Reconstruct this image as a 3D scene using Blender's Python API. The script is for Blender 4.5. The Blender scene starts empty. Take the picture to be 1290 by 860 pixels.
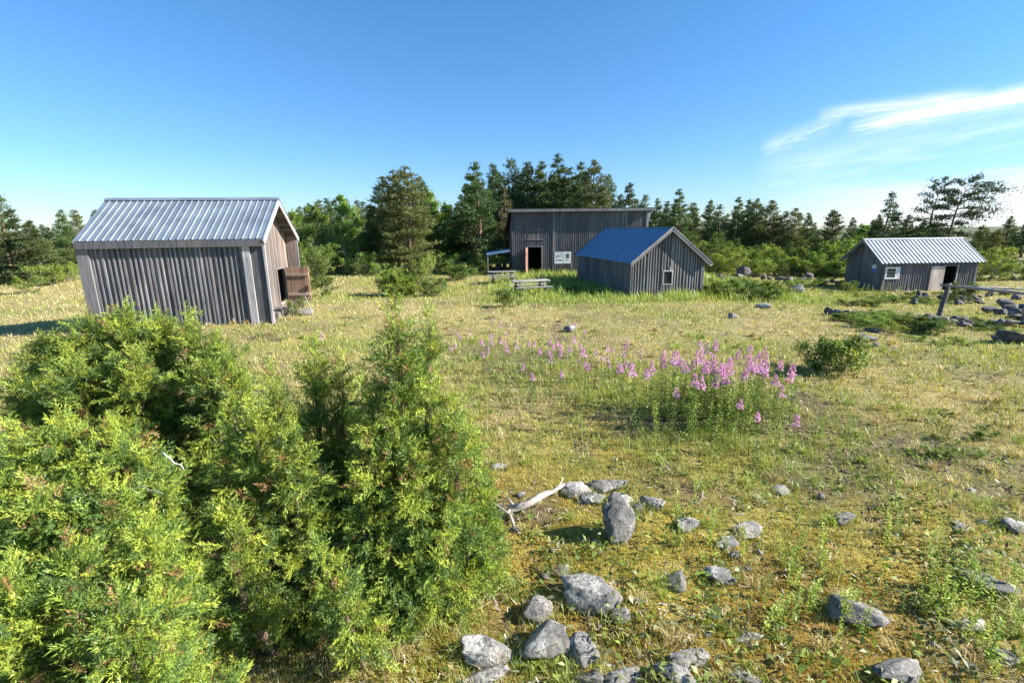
import bpy, math, random
import numpy as np
from mathutils import Matrix, Vector, Euler
C = bpy.context.scene
COL = C.collection
R = math.radians
rng = np.random.default_rng(7)
random.seed(7)

# ------------------------------------------------------------------ camera
FPX, PITCH, ROLL, CZ = 607.136, R(13.1344), R(-0.73966), 3.1
r0 = np.array([1., 0, 0]); fw = np.array([0, math.cos(PITCH), -math.sin(PITCH)]); u0 = np.cross(r0, fw)
r1 = math.cos(ROLL)*r0 + math.sin(ROLL)*u0
u1 = math.cos(ROLL)*u0 - math.sin(ROLL)*r0
CAMP = np.array([0, 0, CZ])
cam_d = bpy.data.cameras.new('camera'); cam = bpy.data.objects.new('camera', cam_d); COL.objects.link(cam)
cam_d.sensor_width = 36; cam_d.lens = FPX/1290*36; cam_d.clip_start = .05; cam_d.clip_end = 3000
m = Matrix.Identity(4)
for i in range(3):
    m[i][0] = r1[i]; m[i][1] = u1[i]; m[i][2] = -fw[i]; m[i][3] = CAMP[i]
cam.matrix_world = m
C.camera = cam

# ------------------------------------------------------------------ light
SUN_EL, SUN_B = R(31), R(6)          # elevation; how far behind the camera's right the sun stands
sdir = np.array([math.cos(SUN_EL)*math.cos(SUN_B), -math.cos(SUN_EL)*math.sin(SUN_B), math.sin(SUN_EL)])
sd = bpy.data.lights.new('sun', 'SUN'); sd.energy = 5.0; sd.angle = R(.55); sd.color = (1, .94, .84)
sun = bpy.data.objects.new('sun', sd); COL.objects.link(sun)
sun.rotation_euler = Vector(-sdir).to_track_quat('-Z', 'Y').to_euler()
C.view_settings.view_transform = 'Standard'; C.view_settings.look = 'None'
C.view_settings.gamma = 1; C.view_settings.exposure = 1.38
C.view_settings.use_curve_mapping = False

def ray(px, py):
    return fw + r1*(px-645)/FPX - u1*(py-430)/FPX

class NT:
    """small node-tree helper"""
    def __init__(s, t): s.t = t; s.N = t.nodes; s.L = t.links
    def n(s, ty, ins=None, **kw):
        nd = s.N.new(ty)
        for k, v in kw.items(): setattr(nd, k, v)
        for k, v in (ins or {}).items():
            if isinstance(v, bpy.types.NodeSocket): s.L.new(v, nd.inputs[k])
            else: nd.inputs[k].default_value = v
        return nd
    def math(s, op, a, b=None, c=None, clamp=False):
        nd = s.N.new('ShaderNodeMath'); nd.operation = op; nd.use_clamp = clamp
        for i, v in enumerate((a, b, c)):
            if v is None: continue
            if isinstance(v, bpy.types.NodeSocket): s.L.new(v, nd.inputs[i])
            else: nd.inputs[i].default_value = v
        return nd.outputs[0]
    def mix(s, f, a, b, bt='MIX'):
        nd = s.N.new('ShaderNodeMix'); nd.data_type = 'RGBA'; nd.blend_type = bt
        for i, v in ((0, f), (6, a), (7, b)):
            if isinstance(v, bpy.types.NodeSocket): s.L.new(v, nd.inputs[i])
            else: nd.inputs[i].default_value = (*v, 1) if isinstance(v, tuple) and len(v) == 3 else v
        return nd.outputs[2]
    def ramp(s, f, stops, interp='LINEAR'):
        nd = s.N.new('ShaderNodeValToRGB'); nd.color_ramp.interpolation = interp
        e = nd.color_ramp.elements
        while len(e) < len(stops): e.new(.5)
        for q, (p, c) in zip(e, stops):
            q.position = p; q.color = (*c, 1) if len(c) == 3 else c
        s.L.new(f, nd.inputs[0]); return nd.outputs[0]
    def noise(s, vec, scale, detail=4, rough=.55, out=0, dist=0):
        nd = s.n('ShaderNodeTexNoise', {'Scale': scale, 'Detail': detail, 'Roughness': rough, 'Distortion': dist})
        s.L.new(vec, nd.inputs['Vector']); return nd.outputs[out]
    def mapv(s, vec, scale=(1, 1, 1), rot=(0, 0, 0), loc=(0, 0, 0)):
        nd = s.n('ShaderNodeMapping', {'Scale': scale, 'Rotation': rot, 'Location': loc}); s.L.new(vec, nd.inputs[0]); return nd.outputs[0]

W = bpy.data.worlds.new('World'); C.world = W; W.use_nodes = True
t = NT(W.node_tree); t.N.clear()
sky = t.n('ShaderNodeTexSky', sky_type='NISHITA', sun_disc=False, sun_elevation=SUN_EL, sun_rotation=math.pi/2+SUN_B,
          altitude=0, air_density=1.0, dust_density=.05, ozone_density=3.0)
tc = t.n('ShaderNodeTexCoord').outputs['Generated']
sx = t.n('ShaderNodeSeparateXYZ'); t.L.new(tc, sx.inputs[0])
az = t.math('ARCTAN2', sx.outputs[0], sx.outputs[1]); el = t.math('ARCSINE', sx.outputs[2])
cb = t.n('ShaderNodeCombineXYZ', {0: az, 1: el, 2: 0.}).outputs[0]
def azel(px, py):
    d = ray(px, py); return math.atan2(d[0], d[1]), math.asin(d[2]/np.linalg.norm(d))
def wisp(p0, p1, width, skew=1.0):
    """an elongated streak between two sky directions, thin across, feathered"""
    a0, e0 = azel(*p0); a1, e1 = azel(*p1)
    L = math.hypot(a1-a0, e1-e0); ca, sa = (a1-a0)/L, (e1-e0)/L
    da = t.math('SUBTRACT', az, a0); de = t.math('SUBTRACT', el, e0)
    s_ = t.math('DIVIDE', t.math('ADD', t.math('MULTIPLY', da, ca), t.math('MULTIPLY', de, sa)), L)
    c_ = t.math('DIVIDE', t.math('SUBTRACT', t.math('MULTIPLY', de, ca), t.math('MULTIPLY', da, sa)), width)
    q = t.n('ShaderNodeCombineXYZ', {0: t.math('MULTIPLY', s_, 2.2), 1: t.math('MULTIPLY', c_, 1.1), 2: p0[0]*.01}).outputs[0]
    nz = t.noise(q, 2.1, 6, .62, dist=.6)
    c2 = t.math('ADD', c_, t.math('MULTIPLY', t.math('SUBTRACT', nz, .5), 1.6))
    g = t.math('EXPONENT', t.math('MULTIPLY', t.math('MULTIPLY', c2, c2), -1.0))
    s2 = t.math('SUBTRACT', t.math('MULTIPLY', s_, 2), 1)
    en = t.math('SUBTRACT', 1.25, t.math('POWER', t.math('ABSOLUTE', s2), 3.0), clamp=True)
    en = t.math('MULTIPLY', en, t.math('LESS_THAN', t.math('ABSOLUTE', s2), 1.08))
    fine = t.n('ShaderNodeMapRange', {0: nz, 1: .3, 2: .62, 3: .25, 4: 1.0}).outputs[0]
    return t.math('MULTIPLY', t.math('MULTIPLY', g, en), fine)
def add(*v):
    o = v[0]
    for x in v[1:]: o = t.math('ADD', o, x)
    return o
k = t.math('MULTIPLY', 1.0, 1.0)
w = add(t.math('MULTIPLY', wisp((1075, 160), (1400, 96), .0105), 1.1),
        t.math('MULTIPLY', wisp((1035, 143), (1235, 118), .0085), .6),
        t.math('MULTIPLY', wisp((960, 188), (1060, 148), .012), .35),
        t.math('MULTIPLY', wisp((960, 215), (1420, 120), .03), .28))
# low bank of thin cloud over the trees on the right
d0, d1 = azel(960, 250), azel(1290, 232)
bank = t.math('MULTIPLY', t.n('ShaderNodeMapRange', {0: az, 1: d0[0]-.05, 2: d1[0], 3: 0., 4: 1.}, interpolation_type='SMOOTHSTEP').outputs[0],
     t.n('ShaderNodeMapRange', {0: t.math('ADD', el, t.math('MULTIPLY', t.math('SUBTRACT', t.noise(t.mapv(cb, (3, 22, 1)), 1.6, 5, .6), .5), .075)),
         1: .078, 2: .045, 3: 0., 4: 1.}, interpolation_type='SMOOTHSTEP').outputs[0])
w = add(w, t.math('MULTIPLY', bank, .55))
w = t.math('MINIMUM', w, .95)
hs = t.n('ShaderNodeHueSaturation', {'Saturation': 1.12, 'Value': 1.0, 'Color': sky.outputs[0]}).outputs[0]
grad = t.ramp(el, [(0, (.64, .77, 1.05)), (.10, (.66, .86, 1.15)), (.35, (.70, 1.03, 1.18)), (1, (.66, 1.05, 1.16))])
hs = t.mix(1, hs, grad, 'MULTIPLY')
skyc = t.mix(w, hs, (8.0, 8.3, 8.9))
bg = t.n('ShaderNodeBackground', {'Color': skyc, 'Strength': .066})
t.L.new(bg.outputs[0], t.n('ShaderNodeOutputWorld').inputs[0])

# ------------------------------------------------------------------ helpers
def hash2(ix, iy, s):
    h = (ix.astype(np.int64)*374761393 + iy.astype(np.int64)*668265263 + s*974711) & 0xffffffff
    h = ((h ^ (h >> 13))*1274126177) & 0xffffffff
    return ((h ^ (h >> 16)) & 0xffff)/65535.
def vnoise(x, y, s=0):
    x = np.asarray(x, float); y = np.asarray(y, float)
    ix = np.floor(x); iy = np.floor(y); fx = x-ix; fy = y-iy
    fx = fx*fx*(3-2*fx); fy = fy*fy*(3-2*fy)
    a = hash2(ix, iy, s); b = hash2(ix+1, iy, s); c = hash2(ix, iy+1, s); d = hash2(ix+1, iy+1, s)
    return (a*(1-fx)+b*fx)*(1-fy) + (c*(1-fx)+d*fx)*fy
def fbm(x, y, s=0, o=4):
    v = 0; a = .5; tot = 0
    for i in range(o):
        v = v + a*vnoise(x, y, s+i); tot += a; a *= .5; x = x*2.03+7; y = y*2.03+3
    return v/tot
def sm(x, a, b):
    t_ = np.clip((x-a)/(b-a), 0, 1); return t_*t_*(3-2*t_)
def gz(x, y):
    """height of the ground"""
    x = np.asarray(x, float); y = np.asarray(y, float)
    z = -.2*sm(y, 8, 22) + .6*np.exp(-((x+9.5)/7)**2-((y-15)/7)**2) - .6*sm(x, 9, 22)*sm(y, 10, 26)
    z = z + .28*(fbm(x*.16, y*.16, 3)-.5)*sm(np.hypot(x, y), 60, 8)
    z = z + .16*(fbm(x*.9, y*.9, 11)-.5)*sm(np.hypot(x, y), 45, 4)
    z = z + .05*(fbm(x*4.5, y*4.5, 21, 3)-.5)*sm(np.hypot(x, y), 14, 3)
    return z
def gh(x, y): return float(gz(x, y))
def G(px, py, h=0):
    """the point h above the ground under a pixel"""
    d = ray(px, py); a = .8; lo = a
    while a < 300:
        p = CAMP + d*a
        if p[2] < gh(p[0], p[1]) + h: break
        lo = a; a *= 1.03
    for _ in range(22):
        mid = (lo+a)/2; p = CAMP + d*mid
        if p[2] < gh(p[0], p[1]) + h: a = mid
        else: lo = mid
    return CAMP + d*a
def at(px, py, Y):
    d = ray(px, py); return CAMP + d*(Y/d[1])

def link(o, parent=None):
    COL.objects.link(o)
    if parent: o.parent = parent
    return o
def tag(o, label=None, cat=None, group=None, kind=None):
    for k_, v_ in (('label', label), ('category', cat), ('group', group), ('kind', kind)):
        if v_: o[k_] = v_
    return o
def empty(name, loc, rz=0, label=None, cat=None, group=None, scale=1):
    o = bpy.data.objects.new(name, None); o.empty_display_size = .2
    o.location = [float(q) for q in loc]; o.rotation_euler = (0, 0, rz)
    o.scale = (scale,)*3 if np.isscalar(scale) else scale
    return tag(link(o), label, cat, group)
def np_mesh(name, V, polys, mat, parent=None, col=None, smooth=False):
    """polys: list of (m,k) index arrays; col: (n,3) per-vertex colour"""
    me = bpy.data.meshes.new(name)
    V = np.asarray(V, np.float32)
    me.vertices.add(len(V)); me.vertices.foreach_set('co', V.ravel())
    polys = [np.asarray(p, np.int32) for p in polys if len(p)]
    idx = np.concatenate([p.ravel() for p in polys]); tot = np.concatenate([np.full(len(p), p.shape[1], np.int32) for p in polys])
    st = np.concatenate([[0], np.cumsum(tot)[:-1]]).astype(np.int32)
    me.loops.add(len(idx)); me.loops.foreach_set('vertex_index', idx)
    me.polygons.add(len(tot)); me.polygons.foreach_set('loop_start', st); me.polygons.foreach_set('loop_total', tot)
    if smooth: me.polygons.foreach_set('use_smooth', np.ones(len(tot), bool))
    if col is not None:
        a = me.attributes.new('tint', 'FLOAT_COLOR', 'POINT')
        c4 = np.ones((len(V), 4), np.float32); c4[:, :3] = col; a.data.foreach_set('color', c4.ravel())
    me.update(calc_edges=True)
    if mat: me.materials.append(mat)
    o = bpy.data.objects.new(name, me)
    return link(o, parent)
class MB:
    def __init__(s): s.v = []; s.f = []; s.c = []
    def add(s, vs, fs, c=None):
        n = len(s.v); s.v += [tuple(float(q) for q in p) for p in vs]; s.f += [tuple(i+n for i in f) for f in fs]
        if c is None: c = random.random()
        s.c += [c]*len(vs); return s
    def hexa(s, p, c=None):
        return s.add(p, [(0, 3, 2, 1), (4, 5, 6, 7), (0, 1, 5, 4), (1, 2, 6, 5), (2, 3, 7, 6), (3, 0, 4, 7)], c)
    def box(s, lo, hi, c=None):
        x0, y0, z0 = lo; x1, y1, z1 = hi
        return s.hexa([(x0, y0, z0), (x1, y0, z0), (x1, y1, z0), (x0, y1, z0), (x0, y0, z1), (x1, y0, z1), (x1, y1, z1), (x0, y1, z1)], c)
    def bar(s, a, b, w_, h_, up=(0, 0, 1), c=None):
        """a beam from a to b, w_ across and h_ along up"""
        a = Vector(a); b = Vector(b); d = (b-a).normalized(); up = Vector(up)
        sd_ = d.cross(up).normalized(); up = sd_.cross(d).normalized()
        q = []
        for e in (a, b):
            for i, j in ((-1, -1), (1, -1), (1, 1), (-1, 1)): q.append(e + sd_*i*w_/2 + up*j*h_/2)
        return s.hexa(q, c)
    def tube(s, pts, rad, n=8, c=None, cap=True):
        pts = [Vector(p) for p in pts]; vs = []; fs = []
        ref = Vector((.31, .87, .38))
        for i, p in enumerate(pts):
            d = (pts[min(i+1, len(pts)-1)]-pts[max(i-1, 0)]).normalized()
            x = d.cross(ref).normalized(); y = d.cross(x)
            r_ = rad[i] if hasattr(rad, '__len__') else rad
            for j in range(n):
                a = 2*math.pi*j/n; vs.append(p + (x*math.cos(a)+y*math.sin(a))*r_)
        for i in range(len(pts)-1):
            for j in range(n):
                a, b = i*n+j, i*n+(j+1) % n; fs.append((a, b, b+n, a+n))
        if cap: fs += [tuple(range(n))[::-1], tuple(range((len(pts)-1)*n, len(pts)*n))]
        return s.add(vs, fs, c)
    def build(s, name, mat, parent=None, smooth=False):
        me = bpy.data.meshes.new(name); me.from_pydata(s.v, [], s.f)
        a = me.attributes.new('tint', 'FLOAT_COLOR', 'POINT')
        c4 = np.ones((len(s.v), 4), np.float32); c4[:, :3] = np.array(s.c)[:, None]; a.data.foreach_set('color', c4.ravel())
        if smooth: me.polygons.foreach_set('use_smooth', np.ones(len(me.polygons), bool))
        me.materials.append(mat); me.update()
        return link(bpy.data.objects.new(name, me), parent)
def copy_tree(o, parent=None):
    c = o.copy(); COL.objects.link(c); c.parent = parent
    for ch in list(o.children): copy_tree(ch, c)
    return c

# ------------------------------------------------------------------ materials
def mat(name):
    m_ = bpy.data.materials.new(name); m_.use_nodes = True; tt = NT(m_.node_tree); tt.N.clear()
    tt.out = tt.n('ShaderNodeOutputMaterial'); tt.m = m_; return tt
def principled(tt, **ins):
    b = tt.n('ShaderNodeBsdfPrincipled', {k_.replace('_', ' '): v_ for k_, v_ in ins.items()}); tt.L.new(b.outputs[0], tt.out.inputs[0]); return b
def bump(tt, h, strength, dist=.02):
    return tt.n('ShaderNodeBump', {'Strength': strength, 'Distance': dist, 'Height': h}).outputs[0]
def wood(name, dark, light, warm=None, grain=(26, 26, 1.4), rough=.85):
    tt = mat(name); oc = tt.n('ShaderNodeTexCoord').outputs['Object']
    ti = tt.n('ShaderNodeAttribute', attribute_name='tint').outputs['Fac']
    off = tt.n('ShaderNodeVectorMath', {0: oc, 1: tt.n('ShaderNodeCombineXYZ', {0: tt.math('MULTIPLY', ti, 9.), 1: tt.math('MULTIPLY', ti, 5.), 2: tt.math('MULTIPLY', ti, 17.)}).outputs[0]}, operation='ADD').outputs[0]
    g = tt.noise(tt.mapv(off, grain), 1, 6, .6)
    big = tt.noise(tt.mapv(off, (2.2, 2.2, .8)), 1, 4)
    c = tt.ramp(g, [(.3, dark), (.72, light)])
    c = tt.mix(1, c, tt.ramp(ti, [(0, (.62, .62, .64)), (1, (1.9, 1.86, 1.82))]), 'MULTIPLY')
    if warm: c = tt.mix(tt.ramp(big, [(.45, (0, 0, 0)), (.68, (.75,)*3)]), c, tt.mix(1, c, warm, 'MULTIPLY'))
    stain = tt.noise(tt.mapv(oc, (1.1, 1.1, .35)), 1, 3)
    c = tt.mix(1, c, tt.ramp(stain, [(.3, (.62, .63, .66)), (.7, (1.22, 1.19, 1.15))]), 'MULTIPLY')
    kn = tt.n('ShaderNodeTexVoronoi', {'Scale': 1.0, 'Vector': tt.mapv(off, (6.5, 6.5, 2.1))}).outputs['Distance']
    c = tt.mix(tt.ramp(kn, [(.05, (.8,)*3), (.13, (0, 0, 0))]), c, tuple(q*.45 for q in dark))
    principled(tt, Base_Color=c, Roughness=rough, Normal=bump(tt, g, .5, .01)); return tt.m
M = {}
M['wood'] = wood('weathered_wood', (.060, .064, .072), (.20, .206, .22), (1.05, .86, .76))
M['wood_barn'] = wood('barn_wood', (.052, .052, .056), (.172, .170, .174), (1.05, .82, .70))
M['wood_pale'] = wood('pale_wood', (.17, .168, .172), (.36, .355, .36))
M['wood_warm'] = wood('warm_wood', (.14, .115, .10), (.33, .285, .255), (1.05, .84, .74))
M['wood_brown'] = wood('brown_wood', (.13, .08, .056), (.33, .22, .155), (1.1, .8, .68))
M['wood_honey'] = wood('pale_brown_wood', (.27, .20, .155), (.50, .40, .325))
M['wood_red'] = wood('red_brown_wood', (.16, .07, .05), (.42, .24, .2))
M['wood_beige'] = wood('beige_wood', (.46, .38, .32), (.64, .55, .48))
M['wood_flat'] = wood('weathered_planks', (.13, .126, .12), (.30, .29, .275), None, (1.4, 26, 26))
M['deadwood'] = wood('bleached_deadwood', (.24, .21, .185), (.50, .46, .41), None, (9, 9, 9))
def metal(name, col, metallic, rough, var=.12):
    tt = mat(name); oc = tt.n('ShaderNodeTexCoord').outputs['Object']
    n1 = tt.noise(oc, 1.3, 5); n2 = tt.noise(tt.mapv(oc, (6, 6, 6)), 1, 4)
    c = tt.mix(tt.ramp(n1, [(.35, (0, 0, 0)), (.7, (1, 1, 1))]), tuple(q*(1-var) for q in col), tuple(min(1, q*(1+var)) for q in col))
    r_ = tt.n('ShaderNodeMapRange', {0: n2, 3: rough-.08, 4: rough+.12}).outputs[0]
    principled(tt, Base_Color=c, Metallic=metallic, Roughness=r_, Normal=bump(tt, n1, .08, .02)); return tt.m
M['steel'] = metal('ribbed_steel', (.24, .285, .345), .45, .47, .25)
M['steel_light'] = metal('pale_ribbed_steel', (.37, .40, .43), .4, .47, .2)
M['blue_roof'] = metal('blue_roofing', (.12, .22, .35), .15, .6)
M['felt'] = metal('dark_roofing', (.05, .055, .065), 0, .8)
def plain(name, col, rough=.6, **kw):
    tt = mat(name); oc = tt.n('ShaderNodeTexCoord').outputs['Object']
    n1 = tt.noise(oc, 7, 4)
    c = tt.mix(n1, tuple(q*.8 for q in col), tuple(min(1, q*1.15) for q in col))
    principled(tt, Base_Color=c, Roughness=rough, **kw); return tt.m
M['white'] = plain('white_paint', (.78, .78, .77), .5)
M['dark'] = plain('dark_tarp', (.015, .015, .016), .6)
M['blue_sign'] = plain('blue_enamel', (.03, .12, .42), .35)
M['print_dark'] = plain('printed_dark', (.10, .12, .16), .5)
M['print_grey'] = plain('printed_grey', (.32, .36, .40), .5)
M['glass'] = plain('window_glass', (.03, .04, .045), .06, Specular_IOR_Level=.8)
M['iron'] = plain('rusty_iron', (.07, .045, .035), .7)

def foliage(name, hue_var=.02, val_var=.25, trans=.3, gloss=.08, noise=None):
    """leaf material: colour from the per-leaf tint, varied from plant to plant"""
    tt = mat(name); a = tt.n('ShaderNodeAttribute', attribute_name='tint').outputs['Color']
    oi = tt.n('ShaderNodeObjectInfo').outputs['Random']
    hsv = tt.n('ShaderNodeHueSaturation', {'Hue': tt.math('ADD', .5-hue_var/2, tt.math('MULTIPLY', oi, hue_var)),
        'Value': tt.math('ADD', 1-val_var/2, tt.math('MULTIPLY', tt.math('FRACT', tt.math('MULTIPLY', oi, 7.31)), val_var)), 'Color': a}).outputs[0]
    d = tt.n('ShaderNodeBsdfDiffuse', {'Color': hsv}); tr = tt.n('ShaderNodeBsdfTranslucent', {'Color': tt.mix(1, hsv, (1.25, 1.15, .6), 'MULTIPLY')})
    s_ = tt.n('ShaderNodeMixShader', {0: trans}); tt.L.new(d.outputs[0], s_.inputs[1]); tt.L.new(tr.outputs[0], s_.inputs[2])
    g = tt.n('ShaderNodeBsdfGlossy', {'Roughness': .45}); s2 = tt.n('ShaderNodeMixShader', {0: gloss}); tt.L.new(s_.outputs[0], s2.inputs[1]); tt.L.new(g.outputs[0], s2.inputs[2])
    tt.L.new(s2.outputs[0], tt.out.inputs[0]); return tt.m
M['leaf'] = foliage('broad_leaves', .035, .55, .32, .025)
M['needle'] = foliage('conifer_needles', .03, .35, .2, .04)
M['juniper'] = foliage('juniper_needles', .012, .12, .22, .03)
M['grass'] = foliage('grass_blades', 0, 0, .3, .05)
M['petal'] = foliage('pink_petals', .02, .2, .35, 0)
def bark(name, a, b, sc=(9, 9, 3)):
    tt = mat(name); oc = tt.n('ShaderNodeTexCoord').outputs['Object']; n1 = tt.noise(tt.mapv(oc, sc), 1, 5, .65)
    principled(tt, Base_Color=tt.ramp(n1, [(.35, a), (.65, b)]), Roughness=.9, Normal=bump(tt, n1, .6, .02)); return tt.m
M['bark_pine'] = bark('pine_bark', (.10, .065, .045), (.26, .17, .12))
M['bark_grey'] = bark('grey_bark', (.10, .085, .075), (.24, .21, .19))
M['bark_birch'] = bark('birch_bark', (.12, .11, .10), (.55, .53, .5), (6, 6, 14))
M['twig'] = bark('juniper_bark', (.10, .065, .045), (.24, .165, .12), (20, 20, 8))

# rock: granite with lichen
def rock_mat(name, dark, light, lichen, amount):
    tt = mat(name); oc = tt.n('ShaderNodeTexCoord').outputs['Object']; oi = tt.n('ShaderNodeObjectInfo').outputs['Random']
    p = tt.n('ShaderNodeVectorMath', {0: oc, 1: tt.n('ShaderNodeCombineXYZ', {0: tt.math('MULTIPLY', oi, 31.), 1: tt.math('MULTIPLY', oi, 17.)}).outputs[0]}, operation='ADD').outputs[0]
    n1 = tt.noise(p, 9, 8, .7); n2 = tt.noise(p, 42, 5, .7); n3 = tt.noise(p, 3.2, 5, .6)
    c = tt.ramp(n1, [(.32, dark), (.66, light)])
    c = tt.mix(tt.ramp(n2, [(.36, (.75,)*3), (.5, (0, 0, 0))]), c, tuple(q*.35 for q in dark))
    c = tt.mix(tt.ramp(tt.math('ADD', n3, tt.math('MULTIPLY', tt.math('SUBTRACT', n2, .5), .5)), [(amount, (0, 0, 0)), (amount+.07, (.85,)*3)]), c, lichen)
    v = tt.math('ADD', .8, tt.math('MULTIPLY', tt.math('FRACT', tt.math('MULTIPLY', oi, 5.7)), .4))
    c = tt.n('ShaderNodeHueSaturation', {'Value': v, 'Color': c}).outputs[0]
    principled(tt, Base_Color=c, Roughness=.9, Normal=bump(tt, tt.math('ADD', n1, tt.math('MULTIPLY', n2, .4)), .9, .03)); return tt.m
M['rock'] = rock_mat('granite', (.11, .104, .098), (.29, .275, .255), (.46, .445, .41), .55)
M['rock_dark'] = rock_mat('dark_stone', (.05, .047, .046), (.16, .15, .143), (.33, .32, .295), .58)

# ------------------------------------------------------------------ ground
def ell(x, y, cx, cy, rx, ry): return np.exp(-((x-cx)/rx)**2-((y-cy)/ry)**2)
def cover(x, y):
    """how green, lush, mossy, orange and bare the meadow is at a place (0..1 each)"""
    x = np.asarray(x, float); y = np.asarray(y, float)
    n1 = fbm(x*.33, y*.33, 31); n2 = fbm(x*1.2, y*1.2, 41); n3 = fbm(x*3.3, y*3.3, 51); n4 = fbm(x*.8+40, y*.8, 61); n5 = fbm(x*2.1, y*2.1+9, 71)
    g = .34 + 1.5*(n1-.5) + .9*(n2-.5) + .8*(n3-.5)
    g = g + .40*ell(x, y, 3.0, 8.6, 3.2, 1.6) + .30*ell(x, y, .6, 11.3, 2.2, 1.6) + .22*ell(x, y, 3.5, 6, 3, 1.2) + .2*ell(x, y, 6, 4, 2.5, 2.5)
    g = g + .12*sm(y, 10, 13)*sm(y, 30, 22) - .10*sm(x, 3.5, 5.5)*sm(y, 12, 8) - .26*sm(y, 12.2, 14)*sm(y, 23, 18)*sm(x, 12, 7) - .25*sm(x, -9, -14)
    lush = sm(y+.8*(n2-.5), 20.6, 22.2)*sm(x+2*(n4-.5), -2.2, .6)*sm(x+2*(n4-.5), 16.5, 13)*sm(y, 40, 36.5)
    g = g + .6*lush
    moss = 1.3*ell(x, y, 1.6, 3.6, 2.6, 2.4) + .55*ell(x, y, .1, 5.6, 1.3, 1.3) + 1.7*(n5-.5)
    orange = (.7*ell(x, y, -.25, 5.7, .7, .7)+.5*ell(x, y, .3, 3.1, 1.6, 2.2)+.35*ell(x, y, 3, 4, 3, 2)) + 2.0*(n4-.58)
    bare = 4.0*(fbm(x*.95+9, y*.95+5, 81)-.57) + 1.6*(n3-.5) + .3*ell(x, y, 3.4, 3.4, 1.8, 1.5)+1.8*ell(x, y, .18, 4.95, .5, .30)+.16*sm(x, 1.5, 3.5)*sm(y, 9, 6)
    cl = lambda q: np.clip(q, 0, 1)
    return cl(g), cl(lush), cl(moss), cl(orange*sm(np.hypot(x, y), 13, 7)), cl(bare)*sm(np.hypot(x, y), 60, 10)*(1-lush*.8)
def lerp(a, b, f): return a*(1-f[..., None]) + np.asarray(b)*f[..., None]
nT = 330
tt_ = np.linspace(-1, 1, nT)
gx_ = 7*tt_ + 493*np.sign(tt_)*np.abs(tt_)**5
ty = np.linspace(0, 1, nT); gy_ = -12 + 26*ty + 486*ty**6
XX, YY = np.meshgrid(gx_, gy_)
ZZ = gz(XX, YY)
g_, lu_, mo_, or_, ba_ = cover(XX.ravel(), YY.ravel())
gc = np.tile(np.array([.36, .305, .14]), (nT*nT, 1))
gc = lerp(gc, (.185, .205, .055), g_*.9); gc = lerp(gc, (.17, .24, .05), lu_*.8); gc = lerp(gc, (.42, .33, .06), mo_*.85)
gc = lerp(gc, (.27, .13, .035), or_*.7); gc = lerp(gc, (.13, .09, .06), ba_*.9)
gc = lerp(gc, (.07, .10, .035), sm(np.hypot(XX.ravel(), YY.ravel()), 62, 78)*(1-.8*ell(XX.ravel(), YY.ravel(), 68, 68, 30, 22)))
ii = np.arange(nT*nT).reshape(nT, nT)
quads = np.stack([ii[:-1, :-1], ii[:-1, 1:], ii[1:, 1:], ii[1:, :-1]], -1).reshape(-1, 4)
tt = mat('meadow_soil'); oc = tt.n('ShaderNodeTexCoord').outputs['Object']
a_ = tt.n('ShaderNodeAttribute', attribute_name='tint').outputs['Color']
n1 = tt.noise(oc, 11, 6, .7); n2 = tt.noise(oc, 60, 4, .7); n3 = tt.noise(tt.mapv(oc, (1, 1, 1), (0, 0, .4)), 2.3, 5, .65); n4 = tt.noise(oc, .45, 4)
c = tt.mix(1, a_, tt.ramp(n1, [(.3, (.35, .33, .32)), (.5, (.95, .95, .95)), (.72, (1.5, 1.45, 1.3))]), 'MULTIPLY')
c = tt.mix(1, c, tt.ramp(n2, [(.32, (.55, .52, .5)), (.55, (1, 1, 1)), (.75, (1.5, 1.45, 1.35))]), 'MULTIPLY')
c = tt.mix(tt.ramp(n3, [(.5, (0, 0, 0)), (.66, (.6,)*3)]), c, (.17, .16, .05))
c = tt.mix(1, c, tt.ramp(n4, [(.3, (.85, .88, .8)), (.7, (1.12, 1.08, 1.05))]), 'MULTIPLY')
principled(tt, Base_Color=c, Roughness=.95, Normal=bump(tt, tt.math('ADD', n1, tt.math('MULTIPLY', n2, .5)), .9, .05))
ground = np_mesh('ground', np.stack([XX.ravel(), YY.ravel(), ZZ.ravel()], 1), [quads], tt.m, None, gc, True)
tag(ground, kind='structure')

# ------------------------------------------------------------------ grass (one mass of blades, finer near the viewer's side)
def polar(n, a0, a1, ra, rb, rg):
    th = rg.uniform(a0, a1, n); r_ = ra*np.exp(rg.uniform(0, 1, n)*math.log(rb/ra))
    return r_*np.sin(th), r_*np.cos(th), r_
def blades(x, y, h, w, col, lean, rg):
    n = len(x); z = gz(x, y)-.01
    a = rg.uniform(0, 2*math.pi, n); b = a + rg.uniform(-.9, .9, n)
    sx_, sy_ = -np.sin(a)*w/2, np.cos(a)*w/2
    lx, ly = np.cos(b)*lean*h, np.sin(b)*lean*h
    V = np.empty((n, 5, 3))
    V[:, 0] = np.stack([x-sx_, y-sy_, z], 1); V[:, 1] = np.stack([x+sx_, y+sy_, z], 1)
    V[:, 2] = np.stack([x-sx_*.8+lx*.3, y-sy_*.8+ly*.3, z+h*.6], 1); V[:, 3] = np.stack([x+sx_*.8+lx*.3, y+sy_*.8+ly*.3, z+h*.6], 1)
    V[:, 4] = np.stack([x+lx, y+ly, z+h*np.sqrt(np.clip(1.1-lean*lean*.5, .25, 1))], 1)
    b0 = (np.arange(n)*5)[:, None]
    return V.reshape(-1, 3), b0+np.array([[0, 1, 3, 2]]), b0+np.array([[2, 3, 4]]), np.repeat(col, 5, 0)
N = 720000
x, y, r_ = polar(N, R(-62), R(68), 1.4, 48, rng)
g_, lu_, mo_, or_, ba_ = cover(x, y)
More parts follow.
